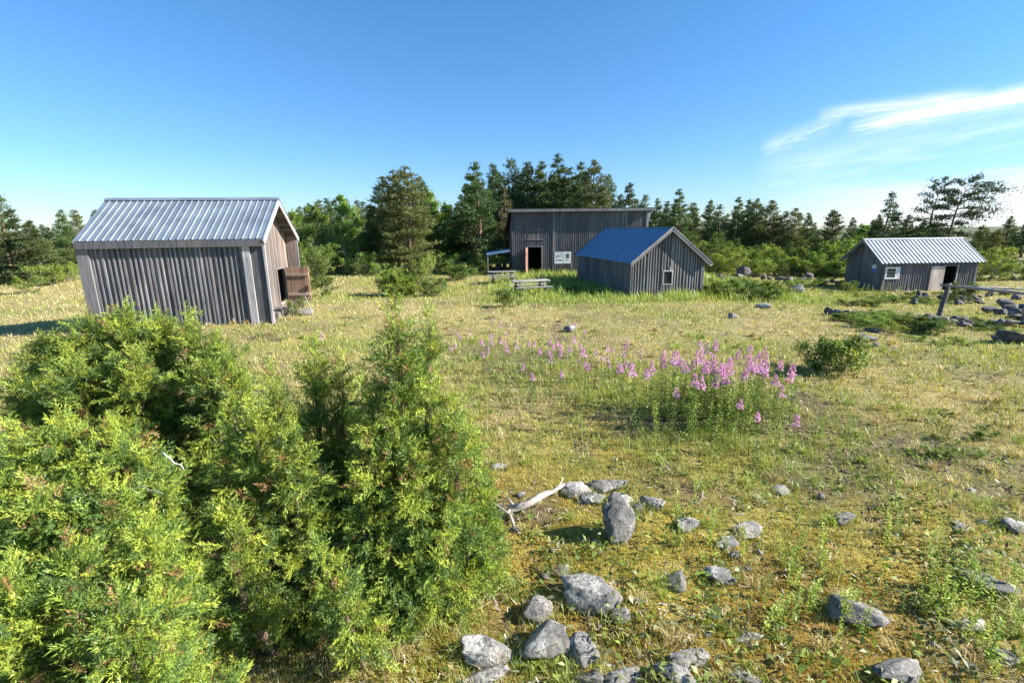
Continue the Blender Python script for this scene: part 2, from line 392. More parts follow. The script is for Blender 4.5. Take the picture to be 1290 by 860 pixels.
tuft = fbm(x*5.5, y*5.5, 91, 3); tuft2 = fbm(x*1.7, y*1.7, 97, 3)
keep = rng.random(N) > (ba_*.85 + .35*(tuft < .42))
isgreen = rng.random(N) < np.clip(g_*1.05 + .05 + .8*(tuft2-.5), .03, .97)
mossy = (rng.random(N) < mo_*.95) & ~(rng.random(N) < .3*isgreen)
h = (.032 + .06*rng.random(N)**1.5)*(.6+1.0*np.clip((tuft-.35)*3, 0, 1.4))*(.75+.5*sm(r_, 3, 9))
h = h*(1+.5*g_*isgreen) ; h = np.where(mossy, .018+.022*rng.random(N), h)
h = h*(1-.3*sm(y, 11, 13)*sm(y, 24, 19)*(1-lu_))*(1+.2*sm(r_, 12, 20)) + lu_*(.10+.34*rng.random(N)*sm(tuft2, .3, .6))
w_ = np.maximum(.0032+.002*rng.random(N), r_*.00075)*np.where(mossy, 1.7, 1)
col = np.empty((N, 3)); v = rng.uniform(.7, 1.25, N)[:, None]
straw = np.where(rng.random((N, 1)) < .5, np.array([[.54, .46, .22]]), np.array([[.45, .385, .15]]))
grn = np.where(rng.random((N, 1)) < .55, np.array([[.27, .34, .055]]), np.array([[.42, .47, .085]]))
col = np.where(isgreen[:, None], grn, straw)*v
lg = (rng.random(N) < lu_*.85)[:, None]; col = np.where(lg, np.array([[.30, .40, .075]])*v, col)
mc = np.where((rng.random(N) < or_*.75)[:, None], np.array([[.40, .19, .045]]), np.array([[.56, .44, .085]]))*v
col = np.where(mossy[:, None], mc, col)
lean = np.clip(rng.normal(.55, .3, N), .05, 1.3); lean = np.where(mossy, lean*.7, lean)
q = keep
V, F4, F3, cc = blades(x[q], y[q], h[q], w_[q], col[q], lean[q], rng)
# tussocks: denser tufts of longer blades, green or bleached
nt = 1150; tx, ty2, tr = polar(nt, R(-50), R(55), 1.7, 17, rng)
tg, tlu, tmo, tor, tba = cover(tx, ty2)
ok = rng.random(nt) < np.clip(.9-tmo*.5, .25, 1); tx, ty2, tr, tg = tx[ok], ty2[ok], tr[ok], tg[ok]; nt = len(tx)
kb = 46; size = rng.uniform(.4, 1.25, nt)**1.3
kind_ = rng.random(nt); isg = kind_ < .25+.5*tg
x = np.repeat(tx, kb)+rng.normal(0, .035, nt*kb)*np.repeat(size, kb); y = np.repeat(ty2, kb)+rng.normal(0, .035, nt*kb)*np.repeat(size, kb)
h = np.repeat(size, kb)*rng.uniform(.07, .19, nt*kb); w2 = np.maximum(.0035, np.repeat(tr, kb)*.0007)*rng.uniform(.8, 1.4, nt*kb)
tc_ = np.where(isg[:, None], np.where(rng.random((nt, 1)) < .5, [[.32, .43, .07]], [[.22, .31, .06]]), np.where(rng.random((nt, 1)) < .6, [[.66, .56, .31]], [[.44, .33, .15]]))
V2, G4, G3, c2 = blades(x, y, h, w2, np.repeat(tc_, kb, 0)*rng.uniform(.7, 1.25, (nt*kb, 1)), np.clip(rng.normal(.75, .3, nt*kb), .1, 1.4), rng)
o_ = len(V); V = np.concatenate([V, V2]); F4 = np.concatenate([F4, G4+o_]); F3 = np.concatenate([F3, G3+o_]); cc = np.concatenate([cc, c2])
grass = np_mesh('grass', V, [F4, F3], M['grass'], None, cc); tag(grass, kind='stuff')

# dry stalks, twigs, leaf bits and pebbles lying in the turf
N = 34000
x, y, r_ = polar(N, R(-45), R(54), 1.6, 18, rng)
ba_ = cover(x, y)[4]
q = rng.random(N) < .25+.75*ba_; x, y, r_ = x[q], y[q], r_[q]; n = len(x)
a = rng.uniform(0, 2*math.pi, n); L = rng.uniform(.015, .09, n)*np.where(rng.random(n) < .15, 2.2, 1); ww = rng.uniform(.003, .014, n)*np.maximum(1, r_/6)
z = gz(x, y)+rng.uniform(.004, .02, n)
dx, dy = np.cos(a)*L/2, np.sin(a)*L/2; px_, py_ = -np.sin(a)*ww/2, np.cos(a)*ww/2; tz = rng.normal(0, .25, n)*L
V = np.stack([np.stack([x-dx-px_, y-dy-py_, z-tz], 1), np.stack([x+dx-px_, y+dy-py_, z+tz], 1), np.stack([x+dx+px_, y+dy+py_, z+tz+.004], 1), np.stack([x-dx+px_, y-dy+py_, z-tz+.004], 1)], 1).reshape(-1, 3)
pal = np.array([[.55, .48, .34], [.20, .13, .08], [.30, .21, .13], [.5, .48, .44], [.11, .075, .05], [.42, .34, .2]])
cc = np.repeat(pal[rng.integers(0, 6, n)]*rng.uniform(.7, 1.2, n)[:, None], 4, 0)
tag(np_mesh('ground_litter', V, [np.arange(n*4).reshape(-1, 4)], M['grass'], None, cc), kind='stuff')

# low broad-leaved ground cover: rosettes of small leaves among the grass
def leaf_quads(P, D, L, w_, col, rg, droop=.25):
    """one diamond leaf per row: base P, direction D (unit), length L, width w_"""
    n = len(P); up = np.array([0, 0, 1.])+rg.normal(0, .35, (n, 3))
    S = np.cross(D, up); S /= np.linalg.norm(S, axis=1)[:, None]+1e-9
    L = np.broadcast_to(L, (n,))[:, None]; w_ = np.broadcast_to(w_, (n,))[:, None]
    tip = P + D*L; tip[:, 2] -= (L*droop)[:, 0]; mid = P + D*L*.45
    V = np.stack([P, mid-S*w_/2, tip, mid+S*w_/2], 1).reshape(-1, 3)
    return V, np.arange(n*4).reshape(-1, 4), np.repeat(col, 4, 0)
N = 2600
x, y, r_ = polar(N, R(-42), R(54), 1.8, 34, rng)
wgt = .12 + 1.0*ell(x, y, 9, 8, 4.5, 4) + .8*ell(x, y, 5, 4, 2.8, 2.6) + .5*ell(x, y, 3.2, 8.3, 2.6, 1.2) + 1.0*ell(x, y, 13, 19, 5, 4) + .35*ell(x, y, 1, 5.5, 1.2, 2) + .9*ell(x, y, 11.5, 24, 3, 1.5)
q = rng.random(N) < wgt; x, y, r_ = x[q], y[q], r_[q]
k_ = 16; n = len(x)
x = np.repeat(x, k_)+rng.normal(0, .07, n*k_); y = np.repeat(y, k_)+rng.normal(0, .07, n*k_); r_ = np.repeat(r_, k_)
hh = rng.uniform(.0, .11, n*k_)*np.repeat(rng.uniform(.4, 1.6, n), k_)
P = np.stack([x, y, gz(x, y)+hh], 1); a = rng.uniform(0, 2*math.pi, n*k_); e = rng.uniform(.1, 1.1, n*k_)
D = np.stack([np.cos(a)*np.cos(e), np.sin(a)*np.cos(e), np.sin(e)], 1)
base = np.array([[.21, .31, .06], [.30, .38, .08], [.30, .34, .17], [.40, .42, .28], [.16, .24, .07]])
ci = np.repeat(rng.choice(5, n, p=[.36, .30, .14, .03, .17]), k_)
gl = rng.uniform(.7, 1.25, n*k_)[:, None]
LL = rng.uniform(.04, .10, n*k_)*np.maximum(1, r_/10)**.5
V, F4, cc = leaf_quads(P, D, LL, LL*rng.uniform(.18, .5, n*k_), base[ci]*gl, rng)
tag(np_mesh('ground_cover', V, [F4], M['leaf'], None, cc), kind='stuff')

# ------------------------------------------------------------------ plants
def rotmats(D, rg, spin=None):
    """rotation matrices whose third column is D"""
    n = len(D); rv = rg.normal(size=(n, 3)); X = np.cross(rv, D); X /= np.linalg.norm(X, axis=1)[:, None]+1e-9
    Y = np.cross(D, X); return np.stack([X, Y, D], 2)
def inst(PV, PF, Rm, P, S):
    V = np.einsum('kij,vj->kvi', Rm, PV)*S[:, None, None] + P[:, None, :]
    n = len(PV); F = (np.arange(len(P))*n)[:, None, None] + PF[None]
    return V.reshape(-1, 3), F.reshape(-1, PF.shape[1])
def needle_tris(B, D, L, w_, rg):
    S = np.cross(D, rg.normal(size=D.shape)); S /= np.linalg.norm(S, axis=1)[:, None]+1e-9
    w_ = np.broadcast_to(w_, (len(B),))[:, None]; L = np.broadcast_to(L, (len(B),))[:, None]
    return np.stack([B-S*w_/2, B+S*w_/2, B+D*L], 1).reshape(-1, 3)
def unit(v): return v/(np.linalg.norm(v, axis=-1, keepdims=True)+1e-9)

def juniper_spray(seed):
    """a flat feathery spray of needle-bearing shoots, 1 unit long, along +Z"""
    rg = np.random.default_rng(seed); out = []
    def shoot(b, d, L, n, nl):
        s = np.linspace(.08, 1, n); B = b + d*s[:, None]*L
        ph = np.arange(n)*2.4; x_ = unit(np.cross(d, [.3, .5, .8])); y_ = np.cross(d, x_)
        rad = np.cos(ph)[:, None]*x_ + np.sin(ph)[:, None]*y_
        D = unit(d*1.0 + rad*.62 + rg.normal(0, .1, (n, 3)))
        out.append(needle_tris(B, D, nl*rg.uniform(.8, 1.2, n), .046, rg))
    shoot(np.zeros(3), np.array([0, 0, 1.]), .92, 14, .17)
    for i in range(7):
        s = .12+.11*i; a = (i % 2)*math.pi + rg.normal(0, .5); q = rg.uniform(.55, .95)
        d = unit(np.array([math.cos(a)*q, math.sin(a)*q, .85])); shoot(np.array([0, 0, s]), d, rg.uniform(.28, .45)*(1.1-s*.6), 6, .15)
    V = np.concatenate(out); return V, np.arange(len(V)).reshape(-1, 3)
SPRAYS = [juniper_spray(s) for s in range(4)]
def juniper_leader(base, tip, Rad, nb, rg, spray=.135, pw=.62):
    """branches and sprays of one upright stem of a juniper: returns mesh arrays and branch paths"""
    base = np.array(base, float); tip = np.array(tip, float); ax = tip-base; H = np.linalg.norm(ax)
    paths = [([base, base+ax*.5+rg.normal(0, .04, 3), tip-ax*.04], [.028*H, .016*H, .003])]
    P = []; D = []; T = []
    for i in range(nb):
        f = .06 + .94*((i+rg.random())/nb)**1.08
        plume = f < .76 and rg.random() < .7          # most shoots crowd into plumes with gaps between them
        if plume: bnd = math.floor(f*6); f = float(np.clip((bnd+.5+rg.normal(0, .33))/6, .04, .9))
        prof = min(1, 1.25*(1-f)**pw+.06)*(.72+.28*min(1, f*4))
        L = Rad*prof*rg.choice([.45, .7, .95, 1.2, 1.5])*rg.uniform(.9, 1.1)
        a = i*2.399 + rg.normal(0, .5)
        if plume: a = (round(a/(2*math.pi/5))+.37*bnd)*(2*math.pi/5) + rg.normal(0, .24); L *= 1.12
        elv = R(rg.uniform(25, 60) + 18*f)
        d = np.array([math.cos(a)*math.cos(elv), math.sin(a)*math.cos(elv), math.sin(elv)])
        b0 = base+ax*max(0, f-.10)
        n = max(3, int(L/.023)); s = np.linspace(.22, 1, n)[:, None]
        nod = np.array([0, 0, 1.])*(-.22*L)
        pts = b0 + d*s*L + nod*s**3
        if i % 3 == 0 or f < .3: paths.append(([b0, b0+d*L*.5-np.array([0, 0, .028*L]), b0+d*L*.93+nod*.8], [.010*L+.002, .006*L+.001, .001]))
        dd = unit(d + nod/L*3*s**2)
        side = unit(np.cross(dd, rg.normal(size=(n, 3))))
        sd_ = unit(dd*.75 + side*.75 + np.array([0, 0, .12]) + rg.normal(0, .18, (n, 3)))
        P.append(pts); D.append(sd_); T.append(np.full(n, rg.random()))
    n = 26; s = np.linspace(.86, .99, n)[:, None]; P.append(base+ax*s); D.append(unit(ax/H*1.1+rg.normal(0, .5, (n, 3)))); T.append(np.full(n, .7))
    P = np.concatenate(P); D = np.concatenate(D); T = np.concatenate(T); n = len(P)
    P = P + rg.normal(0, .012, (n, 3)); ok = P[:, 2] > gz(P[:, 0], P[:, 1])+.03; P, D, T = P[ok], D[ok], T[ok]; n = len(P)
    Rm = rotmats(D, rg); S = spray*rg.uniform(.5, 1.4, n); which = rg.integers(0, 4, n)
    young = np.array([.39, .46, .065]); mid = np.array([.28, .38, .065]); old = np.array([.115, .195, .05]); brown = np.array([.28, .17, .07])
    q = np.clip(T*.55+rg.random(n)*.6, 0, 1)
    cl = np.where((q < .48)[:, None], old, np.where((q < .80)[:, None], mid, young))*rg.uniform(.72, 1.15, n)[:, None]
    cl = np.where((rg.random(n) < .045)[:, None], brown, cl)
    Vs, Fs, Cs, o = [], [], [], 0
    for k2 in range(4):
        mk = which == k2
        V, F = inst(*SPRAYS[k2], Rm[mk], P[mk], S[mk]); Vs.append(V); Fs.append(F+o); Cs.append(np.repeat(cl[mk], len(SPRAYS[k2][0]), 0)); o += len(V)
    return np.concatenate(Vs), np.concatenate(Fs), np.concatenate(Cs), paths
def juniper(name, leaders, label, cat='juniper', seed=1, group=None, pw=.55):
    """leaders: (px, py, Y, radius, branches[, lean]) - each stem's tip as seen, at the distance Y"""
    rg = np.random.default_rng(seed)
    tips = [at(l[0], l[1], l[2]) for l in leaders]
    cx, cy = np.mean([p[0] for p in tips]), np.mean([p[1] for p in tips])
    root = empty(name, (cx, cy, gh(cx, cy)), 0, label, cat, group)
    off = np.array([cx, cy, gh(cx, cy)]); Vs, Fs, Cs, o = [], [], [], 0; tb = MB()
    for l, p in zip(leaders, tips):
        lean = l[5] if len(l) > 5 else .35
        bx, by = p[0]+(cx-p[0])*lean, p[1]+(cy-p[1])*lean
        V, F, cc, paths = juniper_leader((bx, by, gh(bx, by)-.03), p, l[3]*(.9 if pw < .5 else .84), int(l[4]*1.2), rg, pw=pw)
        Vs.append(V-off); Fs.append(F+o); Cs.append(cc); o += len(V)
        for pts, rad in paths: tb.tube([q-off for q in pts], rad, 5, cap=False)
    np_mesh('foliage', np.concatenate(Vs), [np.concatenate(Fs)], M['juniper'], root, np.concatenate(Cs))
    tb.build('stems', M['twig'], root, True)
    return root
juniper('juniper', [(60, 428, 5.0, .62, 120), (112, 398, 5.1, .66, 140), (158, 384, 5.2, .62, 140), (205, 398, 5.0, .55, 120), (25, 470, 4.7, .5, 90), (95, 455, 4.4, .55, 110), (170, 440, 4.5, .5, 110)],
        'broad bushy juniper hiding the foot of the grey shed with the open plank door', seed=3, pw=.38)
juniper('juniper', [(238, 396, 4.9, .45, 110), (272, 420, 4.8, .45, 110), (262, 455, 4.5, .40, 90), (300, 470, 4.6, .35, 70)],
        'small rounded juniper below the shed corner, right of the broad bushy one', seed=4, pw=.4)
juniper('juniper', [(20, 545, 3.0, .50, 130), (75, 525, 3.1, .48, 130), (140, 532, 3.1, .48, 130), (188, 580, 3.0, .40, 110), (-45, 600, 2.7, .5, 120), (45, 620, 2.55, .45, 130), (125, 610, 2.6, .45, 130),
    (180, 665, 2.4, .36, 90), (90, 690, 2.2, .40, 120), (10, 730, 2.05, .40, 120), (248, 705, 2.8, .24, 60), (150, 760, 2.0, .36, 100)],
        'low sprawling juniper filling the lower left corner, nearest to the viewer', seed=5, pw=.45)
juniper('juniper', [(345, 468, 3.5, .34, 100), (318, 520, 3.3, .30, 80), (395, 430, 3.9, .40, 110), (432, 452, 3.9, .32, 90), (288, 500, 3.4, .30, 70), (372, 540, 3.2, .32, 90), (285, 640, 2.9, .24, 60)],
        'twin-topped juniper between the low sprawling one and the tallest one', seed=6)
juniper('juniper', [(497, 372, 3.6, .42, 140), (541, 392, 3.75, .26, 90), (463, 478, 3.5, .34, 90), (572, 505, 3.6, .30, 80), (520, 570, 3.4, .30, 80), (448, 600, 3.3, .26, 70), (566, 620, 3.45, .24, 60), (490, 690, 3.25, .2, 50), (400, 690, 2.75, .2, 45)],
        'tallest juniper, an upright green column with a ragged point beside the stones', seed=7, pw=.48)
juniper('juniper', [(594, 545, 3.9, .22, 90), (612, 625, 3.75, .18, 60), (585, 640, 3.6, .2, 60)],
        'slender young juniper hugging the right side of the tallest one', seed=8)

def tree_tint(n, base, rg, spread=.25, warm=.0, warmc=(.19, .185, .06)):
    c_ = np.array(base)*rg.uniform(1-spread, 1+spread, (n, 1))
    return np.where(rg.random((n, 1)) < warm, np.array(warmc)*rg.uniform(.8, 1.2, (n, 1)), c_)
def conifer(seed, H, spread, shape, tint, clear=.08, dens=1.0, warm=.1, bend=0., barkm='bark_pine', up=(5, 35), tl=.24):
    """pine or spruce: tapered trunk, whorled limbs with twigs, tufts of needles. shape(f) -> limb length 0..1"""
    rg = np.random.default_rng(seed); tb = MB(); P = []; D = []
    path = lambda f: np.array([bend*f**1.6 + .10*math.sin(f*5+seed), .08*math.sin(f*7+seed*2), H*f])
    fs = np.linspace(0, 1, 9); tb.tube([path(f)-np.array([0, 0, .15 if f == 0 else 0]) for f in fs], [max(.012, .017*H*(1-f)**.85) for f in fs], 7)
    nz = max(8, int(H/.34*dens**.5))
    for i in range(nz):
        f = clear + (1-clear)*(i+rg.random()*.8)/nz
        if f > .985: continue
        for j in range(rg.integers(4, 7)):
            L = spread*shape(f)*rg.uniform(.7, 1.15)
            if L < .05: continue
            a = rg.uniform(0, 2*math.pi); e = R(rg.uniform(*up)+25*f)
            d = np.array([math.cos(a)*math.cos(e), math.sin(a)*math.cos(e), math.sin(e)])
            b0 = path(f); sag = np.array([0, 0, -.12*L])
            tb.tube([b0, b0+d*L*.55+sag*.4, b0+d*L+sag], [.006+.011*L, .004+.005*L, .003], 4, cap=False)
            n = max(5, int(L/.036*dens)); s = (rg.uniform(.2, 1, n)**.75)[:, None]
            side = np.cross(d, [0, 0, 1.])*rg.normal(0, .24*L, (n, 1))*(1.2-s*.7)
            P.append(b0 + d*s*L + sag*s + side + rg.normal(0, .08, (n, 3)))
            D.append(unit(d*.9 + side*2 + np.array([0, 0, .35]) + rg.normal(0, .35, (n, 3))))
    n = 6; P.append(path(.975)+rg.normal(0, 1, (n, 3))*[.02, .02, .14]); D.append(unit(np.array([0, 0, 1.])+rg.normal(0, .35, (n, 3))))
    P = np.concatenate(P); D = np.concatenate(D); k_ = 8
    cl = np.repeat(tree_tint(len(P), tint, rg, .28, warm), k_, 0)
    P = np.repeat(P, k_, 0); D = unit(np.repeat(D, k_, 0)+rg.normal(0, .55, (len(P), 3)))
    V = needle_tris(P, D, tl*.72*rg.uniform(.7, 1.3, len(P)), .034, rg)
    return tb, V, np.arange(len(V)).reshape(-1, 3), np.repeat(cl, 3, 0), M[barkm], M['needle']
def broadleaf(seed, H, spread, tint, stems=1, clear=.2, nl=5200, leaf=.15, barkm='bark_grey', top=.6, warm=.08):
    """birch, rowan or shrub: forked limbs, leaves in clumps round the twig ends"""
    rg = np.random.default_rng(seed); tb = MB(); tips = []
    def limb(p, d, L, r_, lv):
        q = [p]; dd = d
        for i in range(3): dd = unit(dd + rg.normal(0, .16, 3) + np.array([0, 0, .06])); q.append(q[-1]+dd*L/3)
        tb.tube(q, [r_, r_*.85, r_*.7, r_*.5], 6 if lv < 2 else 4, cap=False)
        if lv >= 2 or L < .18: tips.append((q[-1], L)); tips.append((q[2], L)); return
        for i in range(rg.integers(4, 6)):
            f = rg.uniform(.35, 1); b_ = q[0]+(q[-1]-q[0])*f
            a = rg.uniform(0, 2*math.pi); e = rg.uniform(.1, 1.15)
            o_ = np.array([math.cos(a)*math.cos(e), math.sin(a)*math.cos(e), math.sin(e)])
            limb(b_, unit(o_+dd*.35), L*rg.uniform(.42, .62), r_*.5, lv+1)
        tips.append((q[-1], L*.5))
    for s in range(stems):
        a = rg.uniform(0, 2*math.pi); k2 = .0 if stems == 1 else .35
        d = unit(np.array([math.cos(a)*k2, math.sin(a)*k2, 1.])); p = np.array([math.cos(a)*.08*stems, math.sin(a)*.08*stems, -.08]); hs_ = H*rg.uniform(.75, 1)
        n = 7; pts = [p+d*hs_*.97*i/n+np.array([*rg.normal(0, .012*H, 2), 0])*(i > 0) for i in range(n+1)]
        r0_ = (.013*H if stems == 1 else .009*H); tb.tube(pts, [r0_*(1-.85*i/n) for i in range(n+1)], 7)
        m_ = int(13/stems**.4)
        for i in range(m_):
            f = clear+(.95-clear)*(i+rg.random())/m_; j = min(n-1, int(f*n)); b_ = pts[j]+(pts[j+1]-pts[j])*(f*n-j)
            a = i*2.4+rg.normal(0, .4); e = R(rg.uniform(15, 45)+25*f)
            L = spread*(math.sin(math.pi*min(1, (f-clear*.6)/(1-clear*.6))**top)*.9+.15)*rg.uniform(.75, 1.2)
            limb(b_, np.array([math.cos(a)*math.cos(e), math.sin(a)*math.cos(e), math.sin(e)]), L*.7, r0_*.35, 1)
        tips.append((pts[-1], spread*.4)); tips.append((pts[-2], spread*.5))
    Tp = np.array([q[0] for q in tips]); Tl = np.array([q[1] for q in tips]); k_ = max(1, nl//len(tips)); n = len(tips)*k_
    P = np.repeat(Tp, k_, 0) + rg.normal(0, 1, (n, 3))*np.repeat(np.clip(Tl*.30, .06, .42), k_)[:, None]
    P[:, 2] = np.maximum(P[:, 2], .04)
    D = unit(rg.normal(0, 1, (n, 3))+np.array([0, 0, -.15]))
    cl = np.repeat(tree_tint(len(tips), tint, rg, .22, warm, (.36, .40, .08)), k_, 0)*rg.uniform(.8, 1.2, (n, 1))
    V, F, cc = leaf_quads(P, D, leaf*rg.uniform(.7, 1.3, n), leaf*rg.uniform(.5, .75, n), cl, rg, .1)
    return tb, V, F, cc, M[barkm], M['leaf']
PROTO = {}
def proto(kind, H, geo, names=('trunk', 'crown')):
    tb, V, F, cc, mb_, ml = geo
    e = empty('proto', (0, 0, 0)); t_ = tb.build(names[0], mb_, e, True); c_ = np_mesh(names[1], V, [F], ml, e, cc)
    PROTO.setdefault(kind, []).append((e, H))
def plant(kind, name, px, ytop, Y, label, cat, group=None, sx=1.0, variant=None, rz=None, base_px=None):
    """stand a copy of a prototype at distance Y so that its top reaches the given height"""
    p = at(px, ytop, Y); g0 = gh(p[0], Y)-.04; Ht = max(.2, p[2]-g0)
    lst = PROTO[kind]; e, H = lst[variant if variant is not None else rng.integers(len(lst))]
    c_ = copy_tree(e); c_.name = name; s = Ht/H
    c_.location = (p[0], Y, g0); c_.rotation_euler = (0, 0, rng.uniform(0, 6.28) if rz is None else rz); c_.scale = (s*sx, s*sx, s)
    return tag(c_, label, cat, group)
pine_s = lambda f: (1-f)**.85*(.6+.4*min(1, f*3.5))+.02
spruce_s = lambda f: (1-f)**.95+.03
round_s = lambda f: max(0, 1-f)**.62*(.65+.35*min(1, f*2.2))
DG = (.078, .138, .050); MG = (.108, .185, .056); OG = (.16, .205, .064); BG = (.20, .32, .07)
for s in range(4): proto('pine', 9, conifer(100+s, 9, 2.5, pine_s, MG, .05, 1.1, .15))
for s in range(3): proto('olive_pine', 9, conifer(120+s, 9, 2.6, round_s, OG, .08, 1.1, .35))
for s in range(3): proto('dark_pine', 9, conifer(140+s, 9, 2.3, pine_s, DG, .08, 1.0, .05))
for s in range(2): proto('spruce', 7, conifer(160+s, 7, 1.9, spruce_s, (.075, .12, .035), .02, 1.3, .12, 0, 'bark_grey', (-12, 12), .2))
proto('thin_pine', 9, conifer(170, 9, 1.7, lambda f: .35+.75*f*(1-f)*2.6*(1-.5*f) if f < .93 else .25, MG, .35, .62, .1))
proto('brown_pine', 9, conifer(171, 9, 1.6, pine_s, (.14, .115, .06), .12, .7, .5, 0, 'bark_pine'))
for s in range(3): proto('birch', 8, broadleaf(200+s, 8, 2.0, BG, 1, .18, 11000, .13, 'bark_birch', .6, .12))
for s in range(3): proto('shrub', 2.4, broadleaf(220+s, 2.4, 1.05, (.175, .265, .055), 5, .05, 4600, .088, 'bark_grey', .55, .22))
for s in range(2): proto('round_shrub', 1.4, broadleaf(240+s, 1.4, .75, (.11, .175, .042), 5, .05, 2800, .09, 'bark_grey', .5, .1))
proto('young_spruce', 3, conifer(260, 3, 1.0, spruce_s, (.14, .22, .05), .02, 2.0, .2, 0, 'bark_grey', (-5, 20), .13))

ORD = ['leftmost', 'second', 'third', 'fourth', 'fifth', 'sixth', 'seventh', 'eighth', 'ninth', 'tenth', 'eleventh', 'twelfth', 'thirteenth', 'fourteenth', 'fifteenth', 'sixteenth', 'seventeenth', 'eighteenth', 'nineteenth', 'twentieth']
def ordn(i): return 'leftmost' if i == 0 else ORD[i]+' from left'
def row(trees, where, group):
    cnt = {}
    for kind, px, yt, Y, sx in trees:
        word, cat, nm = {'pine': ('green pine', 'pine tree', 'pine_tree'), 'olive_pine': ('bushy olive-green pine', 'pine tree', 'pine_tree'), 'dark_pine': ('dark narrow pine', 'pine tree', 'pine_tree'),
            'spruce': ('pointed spruce', 'spruce tree', 'spruce_tree'), 'thin_pine': ('thin open-crowned pine', 'pine tree', 'pine_tree'), 'brown_pine': ('brownish half-bare pine', 'pine tree', 'pine_tree'),
            'birch': ('leafy birch', 'birch tree', 'birch_tree')}[kind]
        tot = sum(1 for q in trees if q[0] == kind); i = cnt.get(kind, 0); cnt[kind] = i+1
        lab = f'{word} {where}' if tot == 1 else f'{word}, {ordn(i)} of {tot} {where}'
        plant(kind, nm, px, yt, Y, lab, cat, group, sx*(1.25 if kind == 'birch' else 1.0 if kind == 'thin_pine' else 1.42))
row([('thin_pine', -8, 243, 36.2, 1.2), ('spruce', 14, 262, 34.8, 1.05), ('spruce', 36, 277, 34.0, 1.2), ('olive_pine', 57, 300, 38.5, .9), ('pine', 76, 264, 40.8, .9), ('olive_pine', 92, 265, 41.5, .8), ('pine', 118, 264, 44.5, .9), ('spruce', -40, 262, 37.0, 1), ('birch', 104, 285, 43.0, .8), ('dark_pine', 60, 285, 46.0, 1.1)],
    'left of the shed with the plank door', 'trees left of the shed')
row([('birch', 366, 250, 44, 1.0), ('birch', 395, 240, 41, 1.05), ('dark_pine', 410, 250, 46, 1), ('birch', 428, 234, 43, .9), ('birch', 447, 252, 45, .9), ('pine', 466, 258, 42, .9), ('dark_pine', 480, 222, 42, 1.1), ('olive_pine', 494, 216, 40, .85),
     ('olive_pine', 511, 211, 38.5, 1.05), ('pine', 529, 223, 43, .95), ('birch', 540, 226, 45, .9), ('birch', 558, 240, 46, .95), ('spruce', 577, 258, 45, .9), ('pine', 600, 204, 43, 1.1), ('dark_pine', 588, 232, 46, 1)],
    'between plank-door shed and barn', 'trees between the shed and the barn')
row([('brown_pine', 635, 236, 42, 1.0), ('pine', 622, 206, 52, .85), ('thin_pine', 646, 198, 53, .9), ('dark_pine', 664, 204, 52, 1.1), ('pine', 682, 203, 52, .9), ('pine', 701, 194, 50, .95), ('dark_pine', 718, 212, 53, 1), ('pine', 734, 204, 49, .95), ('olive_pine', 748, 203, 47, .85), ('thin_pine', 768, 218, 50, .95), ('spruce', 795, 230, 50, .9), ('thin_pine', 812, 244, 52, .8), ('pine', 828, 250, 52, .9)],
    'behind the tall barn', 'trees behind the barn')
row([('pine', 857, 238, 46, .95), ('dark_pine', 842, 254, 48, 1), ('olive_pine', 873, 256, 47, .8), ('pine', 896, 252, 47, .9), ('dark_pine', 908, 258, 49, 1), ('pine', 932, 248, 47, .9), ('dark_pine', 945, 250, 48, 1), ('olive_pine', 955, 251, 46, .85), ('olive_pine', 972, 253, 46, .9), ('dark_pine', 990, 266, 48, 1.2), ('olive_pine', 1003, 263, 45, .95), ('pine', 1020, 268, 47, .9), ('olive_pine', 1052, 264, 45, 1.0), ('pine', 1075, 274, 50, .9)],
    'between the two right-hand sheds', 'trees between the two right sheds')
row([('birch', 1090, 272, 48, .9), ('spruce', 1122, 243, 42, 1.0), ('pine', 1108, 270, 46, .9), ('pine', 1146, 270, 44, 1), ('pine', 1165, 277, 43, 1), ('olive_pine', 1240, 284, 46, 1.2), ('pine', 1275, 272, 60, 1.1), ('dark_pine', 1296, 277, 56, 1.4), ('olive_pine', 1325, 270, 50, 1.2), ('olive_pine', 1256, 290, 42, 1.1)],
    'beyond the far right shed', 'trees beyond the right shed')
# dense back rows of the wood
fx = [355, 395, 428, 470, 511, 560, 600, 650, 700, 740, 770, 800, 830, 857, 900, 950, 1003, 1052, 1122, 1180, 1300, 1420]
fy = [250, 242, 236, 240, 216, 243, 208, 202, 199, 206, 224, 236, 252, 246, 256, 254, 265, 268, 270, 275, 284, 284]
for i, px in enumerate(range(352, 1330, 12)):
    far = px > 1080
    k2 = ['dark_pine', 'pine', 'spruce'][int(rng.integers(3))]
    plant(k2, 'spruce_tree' if k2 == 'spruce' else 'pine_tree', px+rng.uniform(-5, 5), np.interp(px, fx, fy)+rng.uniform(9, 26)*(.5 if far else 1), rng.uniform(53, 62)+(6 if far else 0),
          'dark conifer deep in the back of the wood, mostly hidden by nearer trees', 'conifer', 'conifers deep in the wood', 1.45)
for i, px in enumerate(range(-60, 135, 16)):
    plant('dark_pine', 'pine_tree', px, 282+rng.uniform(-4, 14), rng.uniform(46, 56), 'dark conifer standing far back behind the trees on the left', 'conifer', 'conifers far back on the left', 1.5)
